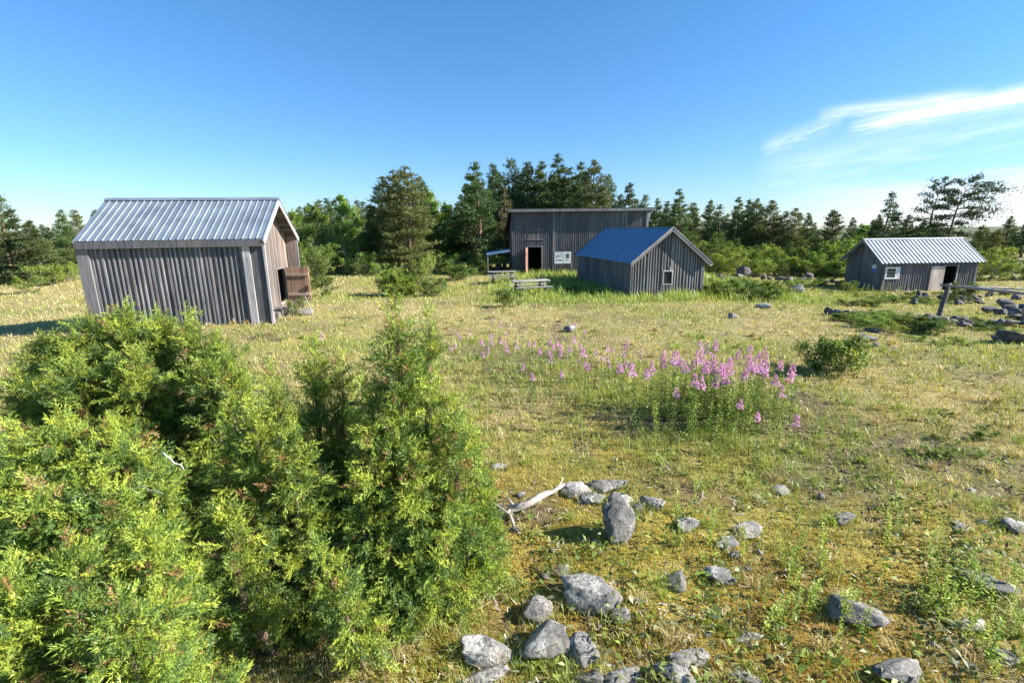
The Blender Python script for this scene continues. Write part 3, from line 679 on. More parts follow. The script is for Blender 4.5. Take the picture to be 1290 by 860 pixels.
# windswept pines on the right: own crowns of flat layered limbs
def windswept(name, px, ytop, Y, bend, label, seed, layers, H=6.5, dens=95):
    rg = np.random.default_rng(seed); tb = MB(); P = []; D = []
    path = lambda f: np.array([bend*f**1.4+.12*math.sin(6*f), .1*math.sin(4*f), H*f])
    fs = np.linspace(0, 1, 9); tb.tube([path(f)-np.array([0, 0, .1 if f == 0 else 0]) for f in fs], [max(.015, .15*(1-f)**.8) for f in fs], 7)
    for f, a, L, e in layers:
        b0 = path(f); d = np.array([math.cos(R(a))*math.cos(R(e)), math.sin(R(a))*math.cos(R(e)), math.sin(R(e))])
        tb.tube([b0, b0+d*L*.5+np.array([0, 0, .06*L]), b0+d*L], [.02+.012*L, .014+.006*L, .006], 5, cap=False)
        n = int(dens*L); s = rg.uniform(.3, 1.04, n)[:, None]
        off = rg.normal(0, 1, (n, 3))*np.array([.16*L, .2*L, .06*L+.03]); P.append(b0+d*s*L+np.array([0, 0, .06*L])*np.sin(s*3.1)+off*(.5+.5*s))
        D.append(unit(d*.7+np.array([.25, 0, .55])+rg.normal(0, .4, (n, 3))))
    P = np.concatenate(P); D = np.concatenate(D); k_ = 6; cl = np.repeat(tree_tint(len(P), (.085, .115, .045), rg, .25, .08), k_, 0)
    P = np.repeat(P, k_, 0); D = unit(np.repeat(D, k_, 0)+rg.normal(0, .55, (len(P), 3)))
    V = needle_tris(P, D, .16*rg.uniform(.7, 1.3, len(P)), .04, rg)
    p = at(px, ytop, Y); g0 = gh(p[0], Y)-.04; s = (p[2]-g0)/H
    e_ = empty(name, (p[0]-bend*s, Y, g0), 0, label, 'pine tree', None, s)
    tb.build('trunk', M['bark_pine'], e_, True); np_mesh('crown', V, [np.arange(len(V)).reshape(-1, 3)], M['needle'], e_, np.repeat(cl, 3, 0))
windswept('pine_tree', 1218, 235, 40, .9, 'windswept pine with flat limbs streaming right above the pale ribbed roof', 301,
    [(1, 20, 1.3, 35), (.97, 180, 1.0, 40), (.95, 0, 2.1, 12), (.9, -20, 2.6, 6), (.86, 160, 1.5, 22), (.84, 10, 2.9, -2), (.8, 200, 1.6, 12), (.78, 60, 1.6, 8), (.75, -8, 2.7, -6), (.72, 175, 1.9, 10), (.68, -60, 1.4, 0), (.66, 5, 2.3, -6), (.62, 185, 1.9, 2), (.58, 20, 1.6, -6), (.55, 170, 1.9, -2), (.5, 190, 1.6, -8), (.46, -10, 1.4, -8), (.42, 160, 1.5, -8), (.9, 90, 1.2, 20), (.85, 270, 1.2, 20), (.38, 200, 1.2, -5)])
windswept('pine_tree', 1186, 234, 44, .5, 'spindly see-through pine with upswept limbs left of the windswept one', 302,
    [(1, 30, .7, 60), (.97, 160, .8, 50), (.94, 0, .9, 40), (.9, 190, 1.0, 35), (.87, 40, 1.1, 30), (.83, 150, 1.1, 28), (.79, -20, 1.1, 25), (.75, 200, 1.3, 22), (.7, 20, 1.2, 18), (.66, 170, 1.4, 16), (.6, -40, 1.2, 12), (.56, 180, 1.5, 10), (.5, 10, 1.3, 5), (.45, 160, 1.5, 2), (.4, 0, 1.3, 0), (.34, 200, 1.4, 0)], dens=60)

# ------------------------------------------------------------------ buildings
def wall_mesh(mb, o, u, n, L, top, bot=-.3, bw=.14, batten=.045, bt=.028, openings=(), jitter=.006):
    """vertical boards (and battens over their joints) on one wall; openings: (t0, t1, z0, z1)"""
    o, u, n = Vector(o), Vector(u), Vector(n)
    edges = set([0., L]); t_ = bw*random.uniform(.6, 1)
    while t_ < L-.04:
        edges.add(t_); t_ += bw*random.uniform(.75, 1.25)
    cuts = [e for op in openings for e in op[:2]]
    edges = sorted([e for e in edges if all(abs(e-c_) > .05 for c_ in cuts)] + cuts)
    P = lambda t0, z, d: o+u*t0+n*d+Vector((0, 0, z))
    def strip(a, b, d0, d1, c):
        spans = []; lo = bot
        for (t0, t1, z0, z1) in sorted(openings, key=lambda q: q[2]):
            if a >= t0-1e-4 and b <= t1+1e-4: spans.append((lo, z0)); lo = z1
        spans.append((lo, None))
        for z0, z1 in spans:
            ta, tb_ = (top(a), top(b)) if z1 is None else (z1, z1)
            if min(ta, tb_) - z0 < .02: continue
            mb.hexa([P(a, z0, d0), P(b, z0, d0), P(b, z0, d1), P(a, z0, d1), P(a, ta, d0), P(b, tb_, d0), P(b, tb_, d1), P(a, ta, d1)], c)
    for a, b in zip(edges, edges[1:]):
        strip(a+.0015, b-.0015, -.026, random.uniform(0, jitter), random.uniform(0, .45))
    if batten:
        for e in edges[1:-1]:
            w_ = batten*random.uniform(.8, 1.15); a, b = e-w_/2, e+w_/2
            if any(a < t1-.001 and b > t0+.001 and not (a >= t0-1e-4 and b <= t1+1e-4) for t0, t1, _, _ in openings):
                hit = [op for op in openings if a < op[1] and b > op[0]][0]
                for z0, z1 in ((bot, hit[2]), (hit[3], None)):
                    ta, tb_ = (top(a), top(b)) if z1 is None else (z1, z1)
                    if min(ta, tb_)-z0 > .03:
                        mb.hexa([P(a, z0, .007), P(b, z0, .007), P(b, z0, bt), P(a, z0, bt), P(a, ta, .007), P(b, tb_, .007), P(b, tb_, bt), P(a, ta, bt)], random.random())
            else: strip(a, b, .007, bt*random.uniform(.85, 1.1), random.uniform(.6, 1))
def ribbed(name, p0, p1, up, material, parent, pitch=.2, rib=.028, flat=False, th=.004):
    """roof sheet from the eave line p0-p1, rising along up; trapezoid ribs run up the slope"""
    p0, p1, up = Vector(p0), Vector(p1), Vector(up); u = (p1-p0); L = u.length; u.normalize(); n = u.cross(up).normalized()
    if n.z < 0: n = -n
    prof = []
    if flat: prof = [(L*i/6, 0) for i in range(7)]
    else:
        k_ = int(L/pitch); pt = L/k_
        for i in range(k_): prof += [(i*pt, 0), (i*pt+pt*.70, 0), (i*pt+pt*.79, rib), (i*pt+pt*.91, rib)]
        prof.append((L, 0))
    V = []; F = []
    for q in (0, 1):
        for s in (0, 1/3, 2/3, 1):
            for a, h_ in prof: V.append(p0+u*a+n*(h_-q*th)+up*s)
    m_ = len(prof)
    for q in (0, 1):
        for r_ in range(3):
            for i in range(m_-1):
                a = q*4*m_+r_*m_+i; f = (a, a+1, a+1+m_, a+m_); F.append(f if q == 0 else f[::-1])
    for r_, rev in ((0, 1), (3, 0)):
        for i in range(m_-1):
            a = r_*m_+i; b = 4*m_+r_*m_+i; F.append((a, b, b+1, a+1))
    for r_ in range(3):
        for i in (0, m_-1):
            a = r_*m_+i; b = 4*m_+r_*m_+i; F.append((a, a+m_, b+m_, b))
    mb = MB(); mb.add(V, F, .5); return mb.build(name, material, parent)
def Z(h): return (lambda t_: h)
def frame(mb, P, t0, t1, z0, z1, w_, d0, d1, bottom=True):
    """a casing round an opening; P(t, z, d) maps to the wall"""
    def bx(a, b, c_, d_):
        mb.hexa([P(a, c_, d0), P(b, c_, d0), P(b, c_, d1), P(a, c_, d1), P(a, d_, d0), P(b, d_, d0), P(b, d_, d1), P(a, d_, d1)])
    bx(t0-w_, t0, z0-(w_ if bottom else 0), z1+w_); bx(t1, t1+w_, z0-(w_ if bottom else 0), z1+w_); bx(t0, t1, z1, z1+w_)
    if bottom: bx(t0, t1, z0-w_, z0)
def part(o, label): o['label'] = label; return o

# --- shed with the open plank door (left)
TH = R(8.01)
sh = empty('wooden_shed', (-11.886, 13.625, .48), TH, 'grey board shed on the left with pale ribbed metal roof and open brown plank door', 'shed')
L, Wd, E_, Hr = 4.778, 3.25, 2.48, 3.60; sl = (Hr-E_)/(Wd/2); xi = 4.40
mb = MB(); wall_mesh(mb, (.12, 0, 0), (1, 0, 0), (0, -1, 0), 4.06, Z(E_), -.4, .135, .05, .034); mb.build('wall', M['wood'], sh)
mb = MB(); wall_mesh(mb, (4.34, 0, 0), (1, 0, 0), (0, -1, 0), L-4.34-.05, Z(E_), -.4, .19, None); mb.build('wall', M['wood'], sh)
mb = MB(); wall_mesh(mb, (0, Wd, 0), (1, 0, 0), (0, 1, 0), L, Z(E_), -.5, .16, .05); mb.build('wall', M['wood'], sh)
gab = lambda t_: E_+sl*(Wd/2-abs(t_-Wd/2))-.03
mb = MB(); wall_mesh(mb, (0, 0, 0), (0, 1, 0), (-1, 0, 0), Wd, gab, -.4, .16, .05); mb.build('wall', M['wood'], sh)
mb = MB(); wall_mesh(mb, (xi, .03, 0), (0, 1, 0), (1, 0, 0), Wd-.06, lambda t_: gab(t_+.03), -.4, .17, None, openings=[(1.85, 2.60, .30, 1.40)], jitter=.02); mb.build('gable_wall', M['wood_warm'], sh)
# inner face of the far wing, seen under the roof
mb = MB(); wall_mesh(mb, (xi+.03, Wd-.06, 0), (1, 0, 0), (0, -1, 0), L-xi-.08, Z(E_), -.4, .19, None); mb.build('wall', M['wood_warm'], sh)
for (a, b, ww) in (((.0, -.045, -.4), (.0, -.045, E_), .30), ((4.25, -.055, -.4), (4.25, -.055, E_), .20)):
    mb = MB(); mb.bar((a[0]+.02, a[1], a[2]), (b[0]+.02, b[1], b[2]), ww, .06, (0, 1, 0)); part(mb.build('corner_board', M['wood_pale'], sh), 'pale grey corner board')
for yy in (-.03, Wd+.005):
    mb = MB(); mb.box((L-.05, yy-.02, -.35), (L+.012, yy+.05, E_-.02)); part(mb.build('trim_board', M['wood_pale'], sh), 'pale edge trim of the porch')
oe, sl_v = .14, Vector((0, Wd/2+.14, sl*(Wd/2+.14)))
ez = E_-sl*oe+.05
ribbed('roof_slope', (-.12, -oe, ez), (L+.06, -oe, ez), sl_v, M['steel'], sh, .19, .021)
ribbed('roof_slope', (L+.06, Wd+oe, ez), (-.12, Wd+oe, ez), Vector((0, -sl_v.y, sl_v.z)), M['steel'], sh, .19, .021)
mb = MB()
for s in (0, 1):          # boarded underside
    y0 = -oe+.03 if s == 0 else Wd+oe-.03; y1 = Wd/2
    for i in range(14):
        a, b = i/14, (i+.82)/14; ya, yb = y0+(y1-y0)*a, y0+(y1-y0)*b; za, zb = ez-.05+sl*abs(ya-y0), ez-.05+sl*abs(yb-y0)
        mb.hexa([(-.05, ya, za), (L, ya, za), (L, yb, zb), (-.05, yb, zb), (-.05, ya, za+.022), (L, ya, za+.022), (L, yb, zb+.022), (-.05, yb, zb+.022)])
part(mb.build('roof_boards', M['wood_barn'], sh), 'dark sheathing boards under the roof')
mb = MB(); mb.box((-.10, -oe-.005, ez-.21), (L+.0, -oe+.025, ez-.012)); mb.build('fascia_board', M['wood'], sh)
mb = MB(); mb.box((-.10, Wd+oe-.025, ez-.20), (L+.0, Wd+oe+.005, ez-.012)); mb.build('fascia_board', M['wood'], sh)
for s in (0, 1):
    y0 = -oe if s == 0 else Wd+oe
    mb = MB(); mb.bar((L+.03, y0, ez-.10), (L+.03, Wd/2, Hr-.06), .035, .15, (0, 0, 1)); part(mb.build('barge_board', M['wood_pale'], sh), 'pale barge board along the gable edge')
    mb = MB(); mb.bar((-.09, y0, ez-.08), (-.09, Wd/2, Hr-.04), .035, .13, (0, 0, 1)); mb.build('barge_board', M['wood'], sh)
mb = MB(); mb.hexa([(-.13, Wd/2-.13, Hr+.0), (L+.07, Wd/2-.13, Hr+.0), (L+.07, Wd/2+.13, Hr), (-.13, Wd/2+.13, Hr), (-.13, Wd/2-.005, Hr+.085), (L+.07, Wd/2-.005, Hr+.085), (L+.07, Wd/2+.005, Hr+.085), (-.13, Wd/2+.005, Hr+.085)]); mb.build('ridge_cap', M['steel'], sh)
mb = MB(); P_ = lambda t_, z, d: Vector((xi+d, t_, z)); frame(mb, P_, 1.88, 2.63, .30, 1.40, .07, .022, .05); mb.build('door_frame', M['wood_warm'], sh)
# the door leaf stands open, square to the gable
dr = empty('door', (xi+.06, 2.62, .27)); dr.parent = sh; dr.rotation_euler = (0, 0, R(-6))
mb = MB()
for i in range(5): mb.box((.03+i*.158, -.03, random.uniform(-.02, .01)), (.03+i*.158+.155, random.uniform(-.004, .004), 1.16+random.uniform(-.015, .015)))
mb.build('planks', M['wood_brown'], dr)
for z in (.18, .86):
    mb = MB(); mb.box((.05, -.065, z), (.80, -.03, z+.085)); part(mb.build('ledge', M['wood_honey'], dr), 'pale cross ledge of the door')
mb = MB(); mb.box((.68, -.075, .34), (.76, -.03, .52)); mb.build('latch', M['iron'], dr)
mb = MB()
for i in range(7): mb.box((xi-.1+random.uniform(-.05, .1), .5+i*.33, -.45), (xi+.2+random.uniform(-.08, .12), .5+i*.33+random.uniform(.22, .3), .10+random.uniform(-.06, .12)))
mb.build('stone_footing', M['rock'], sh)

# --- blue-roofed shed (middle); local x runs along its length away from the viewer
TM = R(100.843); Yl = np.array([-math.sin(TM), math.cos(TM)]); Wd, L, E_, Hr = 3.801, 8.0, 1.71, 3.233; sl = (Hr-E_)/(Wd/2)
o_ = np.array([5.746, 23.221]) - Yl*Wd
sh = empty('wooden_shed', (o_[0], o_[1], -.199), TM, 'grey board-and-batten shed with smooth blue roof and one tiny gable window', 'shed')
gab = lambda t_: E_+sl*(Wd/2-abs(t_-Wd/2))-.03
mb = MB(); wall_mesh(mb, (0, 0, 0), (0, 1, 0), (-1, 0, 0), Wd, gab, -.35, .15, .055, .042, openings=[(1.69, 2.11, .60, 1.19)]); mb.build('gable_wall', M['wood'], sh)
mb = MB(); wall_mesh(mb, (L, 0, 0), (0, 1, 0), (1, 0, 0), Wd, gab, -.5, .16, .05); mb.build('gable_wall', M['wood'], sh)
mb = MB(); wall_mesh(mb, (.02, Wd, 0), (1, 0, 0), (0, 1, 0), L-.04, Z(E_-.02), -.45, .16, .045, .025); mb.build('wall', M['wood'], sh)
mb = MB(); wall_mesh(mb, (.02, 0, 0), (1, 0, 0), (0, -1, 0), L-.04, Z(E_-.02), -.45, .16, .045); mb.build('wall', M['wood'], sh)
oe, ov = .15, .27; ez = E_-sl*oe+.05; up = Vector((0, Wd/2+oe, sl*(Wd/2+oe)))
ribbed('roof_slope', (-ov, -oe-.1, ez-sl*.1), (L+ov, -oe-.1, ez-sl*.1), up+Vector((0, .1, sl*.1)), M['blue_roof'], sh, flat=True, th=.03)
ribbed('roof_slope', (L+ov, Wd+oe, ez), (-ov, Wd+oe, ez), Vector((0, -up.y, up.z)), M['blue_roof'], sh, flat=True, th=.03)
for s, ye in ((0, -oe-.13), (1, Wd+oe)):
    zz = ez-sl*(.13 if s == 0 else 0)
    mb = MB(); mb.bar((-ov-.012, ye, zz-.085), (-ov-.012, Wd/2, Hr-.035), .03, .15, (0, 0, 1)); part(mb.build('barge_board', M['wood_pale'], sh), 'pale barge board along the gable edge')
    mb = MB(); mb.bar((-ov-.03, ye, zz+.015), (-ov-.03, Wd/2, Hr+.055), .05, .06, (0, 0, 1)); part(mb.build('verge_strip', M['wood_pale'], sh), 'pale strip capping the roof edge')
    mb = MB(); mb.bar((L+ov-.02, ye, zz-.05), (L+ov-.02, Wd/2, Hr-.0), .03, .13, (0, 0, 1)); mb.build('barge_board', M['wood'], sh)
mb = MB(); mb.box((-ov+.02, Wd/2-.06, Hr+.035), (L+ov, Wd/2+.06, Hr+.068)); mb.build('ridge_cap', M['blue_roof'], sh)
for yy in (0., Wd):
    mb = MB(); mb.box((-.045, yy-.03, -.3), (.05, yy+.04, E_-.02)); mb.build('corner_board', M['wood'], sh)
P_ = lambda t_, z, d: Vector((-d, t_, z))
mb = MB(); frame(mb, P_, 1.69, 2.11, .60, 1.19, .06, .03, .06); wf = mb.build('window', M['wood_pale'], sh)
mb = MB(); mb.box((.012, 1.70, .61), (.018, 2.10, 1.18)); mb.build('pane', M['glass'], wf)
mb = MB(); mb.box((-.07, 1.79, 1.24), (-.03, 1.83, 1.40)); mb.build('hook', M['wood_pale'], sh)

# --- small shed with pale ribbed roof (far right)
sh = empty('wooden_shed', (21.857, 28.37, -.791), R(2.668), 'low grey shed at far right with pale ribbed roof, white window and beige door', 'shed')
L, Wd, E_, Hr = 5.634, 3.071, 1.768, 2.962; sl = (Hr-E_)/(Wd/2); gab = lambda t_: E_+sl*(Wd/2-abs(t_-Wd/2))-.03
mb = MB(); wall_mesh(mb, (0, 0, 0), (1, 0, 0), (0, -1, 0), L, Z(E_-.02), -.4, .15, .045, .03, openings=[(.05, .93, .74, 1.44), (3.68, 4.42, -.05, 1.44)]); mb.build('wall', M['wood'], sh)
mb = MB(); wall_mesh(mb, (0, Wd, 0), (1, 0, 0), (0, 1, 0), L, Z(E_-.02), -.5, .15, .045); mb.build('wall', M['wood'], sh)
for xx, nx in ((0, -1), (L, 1)):
    mb = MB(); wall_mesh(mb, (xx, 0, 0), (0, 1, 0), (nx, 0, 0), Wd, gab, -.5, .15, .03, .012); mb.build('gable_wall', M['wood'], sh)
oe, ov = .2, .36; ez = E_-sl*oe+.05; up = Vector((0, Wd/2+oe, sl*(Wd/2+oe)))
ribbed('roof_slope', (-ov, -oe, ez), (L+ov, -oe, ez), up, M['steel_light'], sh, .24, .035)
ribbed('roof_slope', (L+ov, Wd+oe, ez), (-ov, Wd+oe, ez), Vector((0, -up.y, up.z)), M['steel_light'], sh, .24, .035)
for xx in (-ov+.01, L+ov-.03):
    for ye in (-oe, Wd+oe):
        mb = MB(); mb.bar((xx, ye, ez-.07), (xx, Wd/2, Hr-.02), .03, .13, (0, 0, 1)); mb.build('barge_board', M['wood'], sh)
mb = MB(); mb.hexa([(-ov, Wd/2-.11, Hr+.01), (L+ov, Wd/2-.11, Hr+.01), (L+ov, Wd/2+.11, Hr+.01), (-ov, Wd/2+.11, Hr+.01), (-ov, Wd/2-.005, Hr+.09), (L+ov, Wd/2-.005, Hr+.09), (L+ov, Wd/2+.005, Hr+.09), (-ov, Wd/2+.005, Hr+.09)]); mb.build('ridge_cap', M['steel_light'], sh)
P_ = lambda t_, z, d: Vector((t_, -d, z))
mb = MB(); frame(mb, P_, .14, .84, .83, 1.35, .09, .012, .055); wf = mb.build('window', M['white'], sh)
mb = MB(); mb.box((.13, .0, .82), (.85, .01, 1.36)); mb.build('pane', M['glass'], wf)
mb = MB(); mb.box((.66, -.05, .83), (.84, -.03, 1.35)); mb.build('shutter', M['white'], wf)
mb = MB(); mb.box((.14, -.03, 1.13), (.66, -.012, 1.16)); mb.box((.14, -.03, .97), (.66, -.012, 1.0)); mb.build('glazing_bar', M['print_grey'], wf)
mb = MB(); frame(mb, P_, 3.68, 4.42, -.05, 1.44, .08, .032, .055, False); mb.build('door_frame', M['wood_pale'], sh)
mb = MB()
for i in range(5): mb.box((2.80+i*.166, -.10, -.04), (2.80+i*.166+.163, -.065+random.uniform(-.004, .004), 1.45))
part(mb.build('door', M['wood_beige'], sh), 'beige plank door slid open')
mb = MB(); mb.box((-.02, -.04, -.3), (.06, .0, E_-.05)); mb.build('corner_board', M['wood'], sh)
mb = MB(); mb.box((L-.06, -.05, -.3), (L+.04, .0, E_-.05)); mb.build('corner_board', M['wood_pale'], sh)
# plaque on its gable: blue field under a white rounded head
pl = empty('plaque', (0, 0, 0)); pl.parent = sh
cv = [(.58, 1.08), (.92, 1.08), (.92, 1.36), (.58, 1.36)]
def slab(mb, pts, d0, d1):
    n_ = len(pts); V = [(-d0, a, z) for a, z in pts]+[(-d1, a, z) for a, z in pts]
    mb.add(V, [tuple(range(n_)), tuple(range(n_, 2*n_))[::-1]]+[(i, i+n_, (i+1) % n_+n_, (i+1) % n_) for i in range(n_)], .5)
mb = MB(); slab(mb, cv, .016, .035); mb.build('field', M['blue_sign'], pl)
mb = MB(); slab(mb, [(.58, 1.362)]+[(.75-.17*math.cos(q), 1.40+.13*math.sin(q)) for q in np.linspace(0, math.pi, 9)]+[(.92, 1.362)], .016, .035); mb.build('head', M['white'], pl)
mb = MB(); slab(mb, [(.60, 1.30), (.90, 1.30), (.90, 1.345), (.60, 1.345)], .0352, .038); mb.build('band', M['white'], pl)

# --- tall barn with lean-to roof pitch falling to the back
sh = empty('wooden_barn', (.15, 36, -.21), R(2.5), 'tall dark grey barn with low-pitched roof and dark open doorway', 'barn')
L, Wd, Hf, Hb = 9.95, 6.6, 4.50, 3.05; top_s = lambda t_: Hf+(Hb-Hf)*t_/Wd
mb = MB(); wall_mesh(mb, (0, 0, 0), (1, 0, 0), (0, -1, 0), L, Z(Hf-.02), -.4, .16, .03, .018, openings=[(1.12, 2.10, .08, 1.98), (1.05, 2.25, 2.55, 3.20)]); mb.build('wall', M['wood_barn'], sh)
mb = MB(); wall_mesh(mb, (0, Wd, 0), (0, -1, 0), (-1, 0, 0), Wd, lambda t_: top_s(Wd-t_), -.4, .16, .03); mb.build('wall', M['wood_barn'], sh)
mb = MB(); wall_mesh(mb, (L, 0, 0), (0, 1, 0), (1, 0, 0), Wd, top_s, -.5, .16, .03); mb.build('wall', M['wood_barn'], sh)
mb = MB(); wall_mesh(mb, (0, Wd, 0), (1, 0, 0), (0, 1, 0), L, Z(Hb-.02), -.5, .16, None); mb.build('wall', M['wood_barn'], sh)
s_ = (Hb-Hf)/Wd
mb = MB(); mb.hexa([(-.28, -.35, Hf+.02-s_*.35), (L+.40, -.35, Hf+.02-s_*.35), (L+.40, Wd+.4, Hb+.02+s_*.4), (-.28, Wd+.4, Hb+.02+s_*.4), (-.28, -.35, Hf+.12-s_*.35), (L+.40, -.35, Hf+.12-s_*.35), (L+.40, Wd+.4, Hb+.12+s_*.4), (-.28, Wd+.4, Hb+.12+s_*.4)]); mb.build('roof', M['felt'], sh)
zf = Hf-s_*.35
mb = MB(); mb.box((-.30, -.39, zf-.10), (L+.42, -.352, zf+.07)); part(mb.build('fascia_board', M['wood'], sh), 'grey fascia board under the roof edge')
mb = MB(); mb.hexa([(-.33, -.39, zf-.12), (-.285, -.39, zf-.12), (-.285, Wd+.4, Hb-.16), (-.33, Wd+.4, Hb-.16), (-.33, -.39, zf+.1), (-.285, -.39, zf+.1), (-.285, Wd+.4, Hb+.06), (-.33, Wd+.4, Hb+.06)]); mb.build('barge_board', M['wood_barn'], sh)
for xx, ww in ((.02, .2), (3.0, .13), (8.12, .14), (8.32, .14), (L-.04, .16)):
    mb = MB(); mb.bar((xx, -.04, -.3), (xx, -.04, Hf-.03), ww, .035, (0, 1, 0)); part(mb.build('cover_board', M['wood'], sh), 'pale grey upright cover board')
P_ = lambda t_, z, d: Vector((t_, -d, z))
mb = MB(); frame(mb, P_, 1.12, 2.10, .08, 1.98, .10, .022, .05, False); part(mb.build('door_frame', M['wood'], sh), 'pale grey doorway casing')
mb = MB(); mb.box((1.10, -.18, -.25), (2.12, .1, .075)); mb.build('threshold', M['wood'], sh)
mb = MB()
for i in range(8): mb.box((1.06+i*.149, -.004, 2.56), (1.06+i*.149+.146, .03+random.uniform(-.004, .004), 3.19))
mb.box((1.03, -.05, 3.17), (2.27, -.02, 3.25)); mb.box((1.03, -.05, 2.50), (2.27, -.02, 2.56)); mb.build('hatch', M['wood_barn'], sh)
dr = empty('door', (1.08, -.05, .05)); dr.parent = sh; dr.rotation_euler = (0, 0, R(-103))
mb = MB()
for i in range(5): mb.box((i*.19, -.03, random.uniform(0, .03)), (i*.19+.186, .002, 1.92))
mb.build('planks', M['wood_red'], dr)
for z in (.25, 1.45):
    mb = MB(); mb.box((.04, .002, z), (.92, .035, z+.10)); mb.build('ledge', M['wood_red'], dr)
mb = MB(); mb.box((.80, -.07, .92), (.87, -.03, 1.02)); mb.build('handle', M['white'], dr)
for xx in (3.06, 4.40):
    pass
# open-sided lean-to at its left end
lt = empty('lean_to', (-.05, 36.1, -.22), R(5), 'open lean-to with thin blue roof on posts against the left end of the barn', 'lean-to')
mb = MB(); mb.hexa([(-1.75, -.15, 1.56), (-.04, -.15, 1.80), (-.04, 2.4, 1.80), (-1.75, 2.4, 1.56), (-1.75, -.15, 1.60), (-.04, -.15, 1.84), (-.04, 2.4, 1.84), (-1.75, 2.4, 1.60)]); mb.build('roof', M['blue_roof'], lt)
mb = MB(); mb.bar((-1.76, -.17, 1.52), (-.03, -.17, 1.76), .03, .14); part(mb.build('fascia_board', M['blue_roof'], lt), 'blue front edge board')
for xx, yy in ((-1.66, -.08), (-1.66, 2.2), (-.16, 2.2)):
    mb = MB(); mb.bar((xx, yy, -.3), (xx, yy, 1.57), .09, .09, (0, 1, 0)); mb.build('post', M['wood'], lt)
mb = MB(); mb.bar((-1.66, 2.2, .95), (-.16, 2.2, .95), .04, .10); mb.build('rail', M['wood'], lt)
p = empty('covered_heap', (-.95, 36.7, -.2), 0, 'low black heap under sheeting inside the lean-to', 'heap')
mb = MB(); nn = 14; V = []; F = []
for i in range(nn):
    for j in range(nn):
        a, b = i/(nn-1)*2-1, j/(nn-1)*2-1; hgt = .95*max(0, 1-abs(a+.15)**1.3)*max(0, 1-abs(b)**2.5)**.6+.06*math.sin(7*a+3*b)*(1-a*a)*(1-b*b)
        V.append((a*.78, b*.9, hgt*(.75+.25*math.sin(4*a+1)) if hgt > 0 else -.05))
for i in range(nn-1):
    for j in range(nn-1): F.append((i*nn+j, (i+1)*nn+j, (i+1)*nn+j+1, i*nn+j+1))
mb.add(V, F, .5); mb.build('sheeting', M['dark'], p, True)

# --- information board in front of the barn
p0, p1 = at(698.5, 332, 34.2), at(719, 332, 34.2)
ib = empty('information_board', (p0[0], 34.2, gh(p0[0], 34.2)), R(3), 'white information board on two posts in front of the barn', 'sign')
w_ = p1[0]-p0[0]; zb = p0[2]-gh(p0[0], 34.2); zt = zb+.80
for xx in (-.04, w_+.04):
    mb = MB(); mb.box((xx-.04, .0, -.3), (xx+.04, .08, zt+.03)); mb.build('post', M['wood'], ib)
mb = MB(); mb.box((0, -.03, zb), (w_, -.002, zt)); mb.build('panel', M['white'], ib)
mb = MB(); mb.box((.10, -.036, zb+.44), (.36, -.0315, zb+.60)); part(mb.build('picture', M['print_grey'], ib), 'small grey-blue picture at left of the panel')
mb = MB(); mb.box((.70*w_, -.036, zb+.36), (.90*w_, -.0315, zb+.68)); part(mb.build('picture', M['print_dark'], ib), 'dark upright picture at right of the panel')
mb = MB(); mb.box((.26*w_, -.036, zb+.18), (.44*w_, -.0315, zb+.28)); part(mb.build('picture', M['print_dark'], ib), 'small dark picture low on the panel')
mb = MB()
for a, b, z0, nl in ((.34, .64, .66, 5), (.06, .24, .36, 5), (.50, .66, .36, 6), (.70, .92, .30, 4)):
    for i in range(nl): mb.box((a*w_, -.0345, zb+z0-i*.05), ((b-random.uniform(0, .06))*w_, -.0315, zb+z0-i*.05+.014))
mb.box((.05*w_, -.0345, zb+.73), (.5*w_, -.0315, zb+.755))
mb.build('text_lines', M['print_grey'], ib)

# --- picnic tables
def picnic(px, py, rz, label, Lt=1.9, s=1.0):
    p = G(px, py); e_ = empty('picnic_table', (p[0], p[1], p[2]), rz, label, 'picnic table', 'picnic tables by the barn', s)
    mb = MB()
    for i in range(5): mb.box((-Lt/2+random.uniform(-.01, .01), -.36+i*.146, .70), (Lt/2, -.36+i*.146+.136, .74))
    mb.build('tabletop', M['wood_flat'], e_)
    for sy in (-1, 1):
        mb = MB()
        for i in range(2): mb.box((-Lt/2, sy*.70-.14+i*.145, .42), (Lt/2, sy*.70-.14+i*.145+.135, .46))
        mb.build('bench_seat', M['wood_flat'], e_)
    for sx_ in (-1, 1):
        x_ = sx_*(Lt/2-.3)
        for sy in (-1, 1):
            mb = MB(); mb.bar((x_, sy*.28, .70), (x_, sy*.66, -.08), .045, .10, (1, 0, 0)); mb.build('leg', M['wood'], e_)
        mb = MB(); mb.box((x_+.03, -.84, .34), (x_+.075, .84, .42)); mb.build('cross_beam', M['wood'], e_)
        mb = MB(); mb.box((x_+.03, -.34, .62), (x_+.075, .34, .70)); mb.build('cross_beam', M['wood'], e_)
    return e_
picnic(668, 371, R(16), 'weathered picnic table with sunlit top in the grass left of the blue-roofed shed', 1.9)
picnic(633, 357, R(4), 'weathered picnic table in front of the lean-to, half sunk in grass', 1.75)

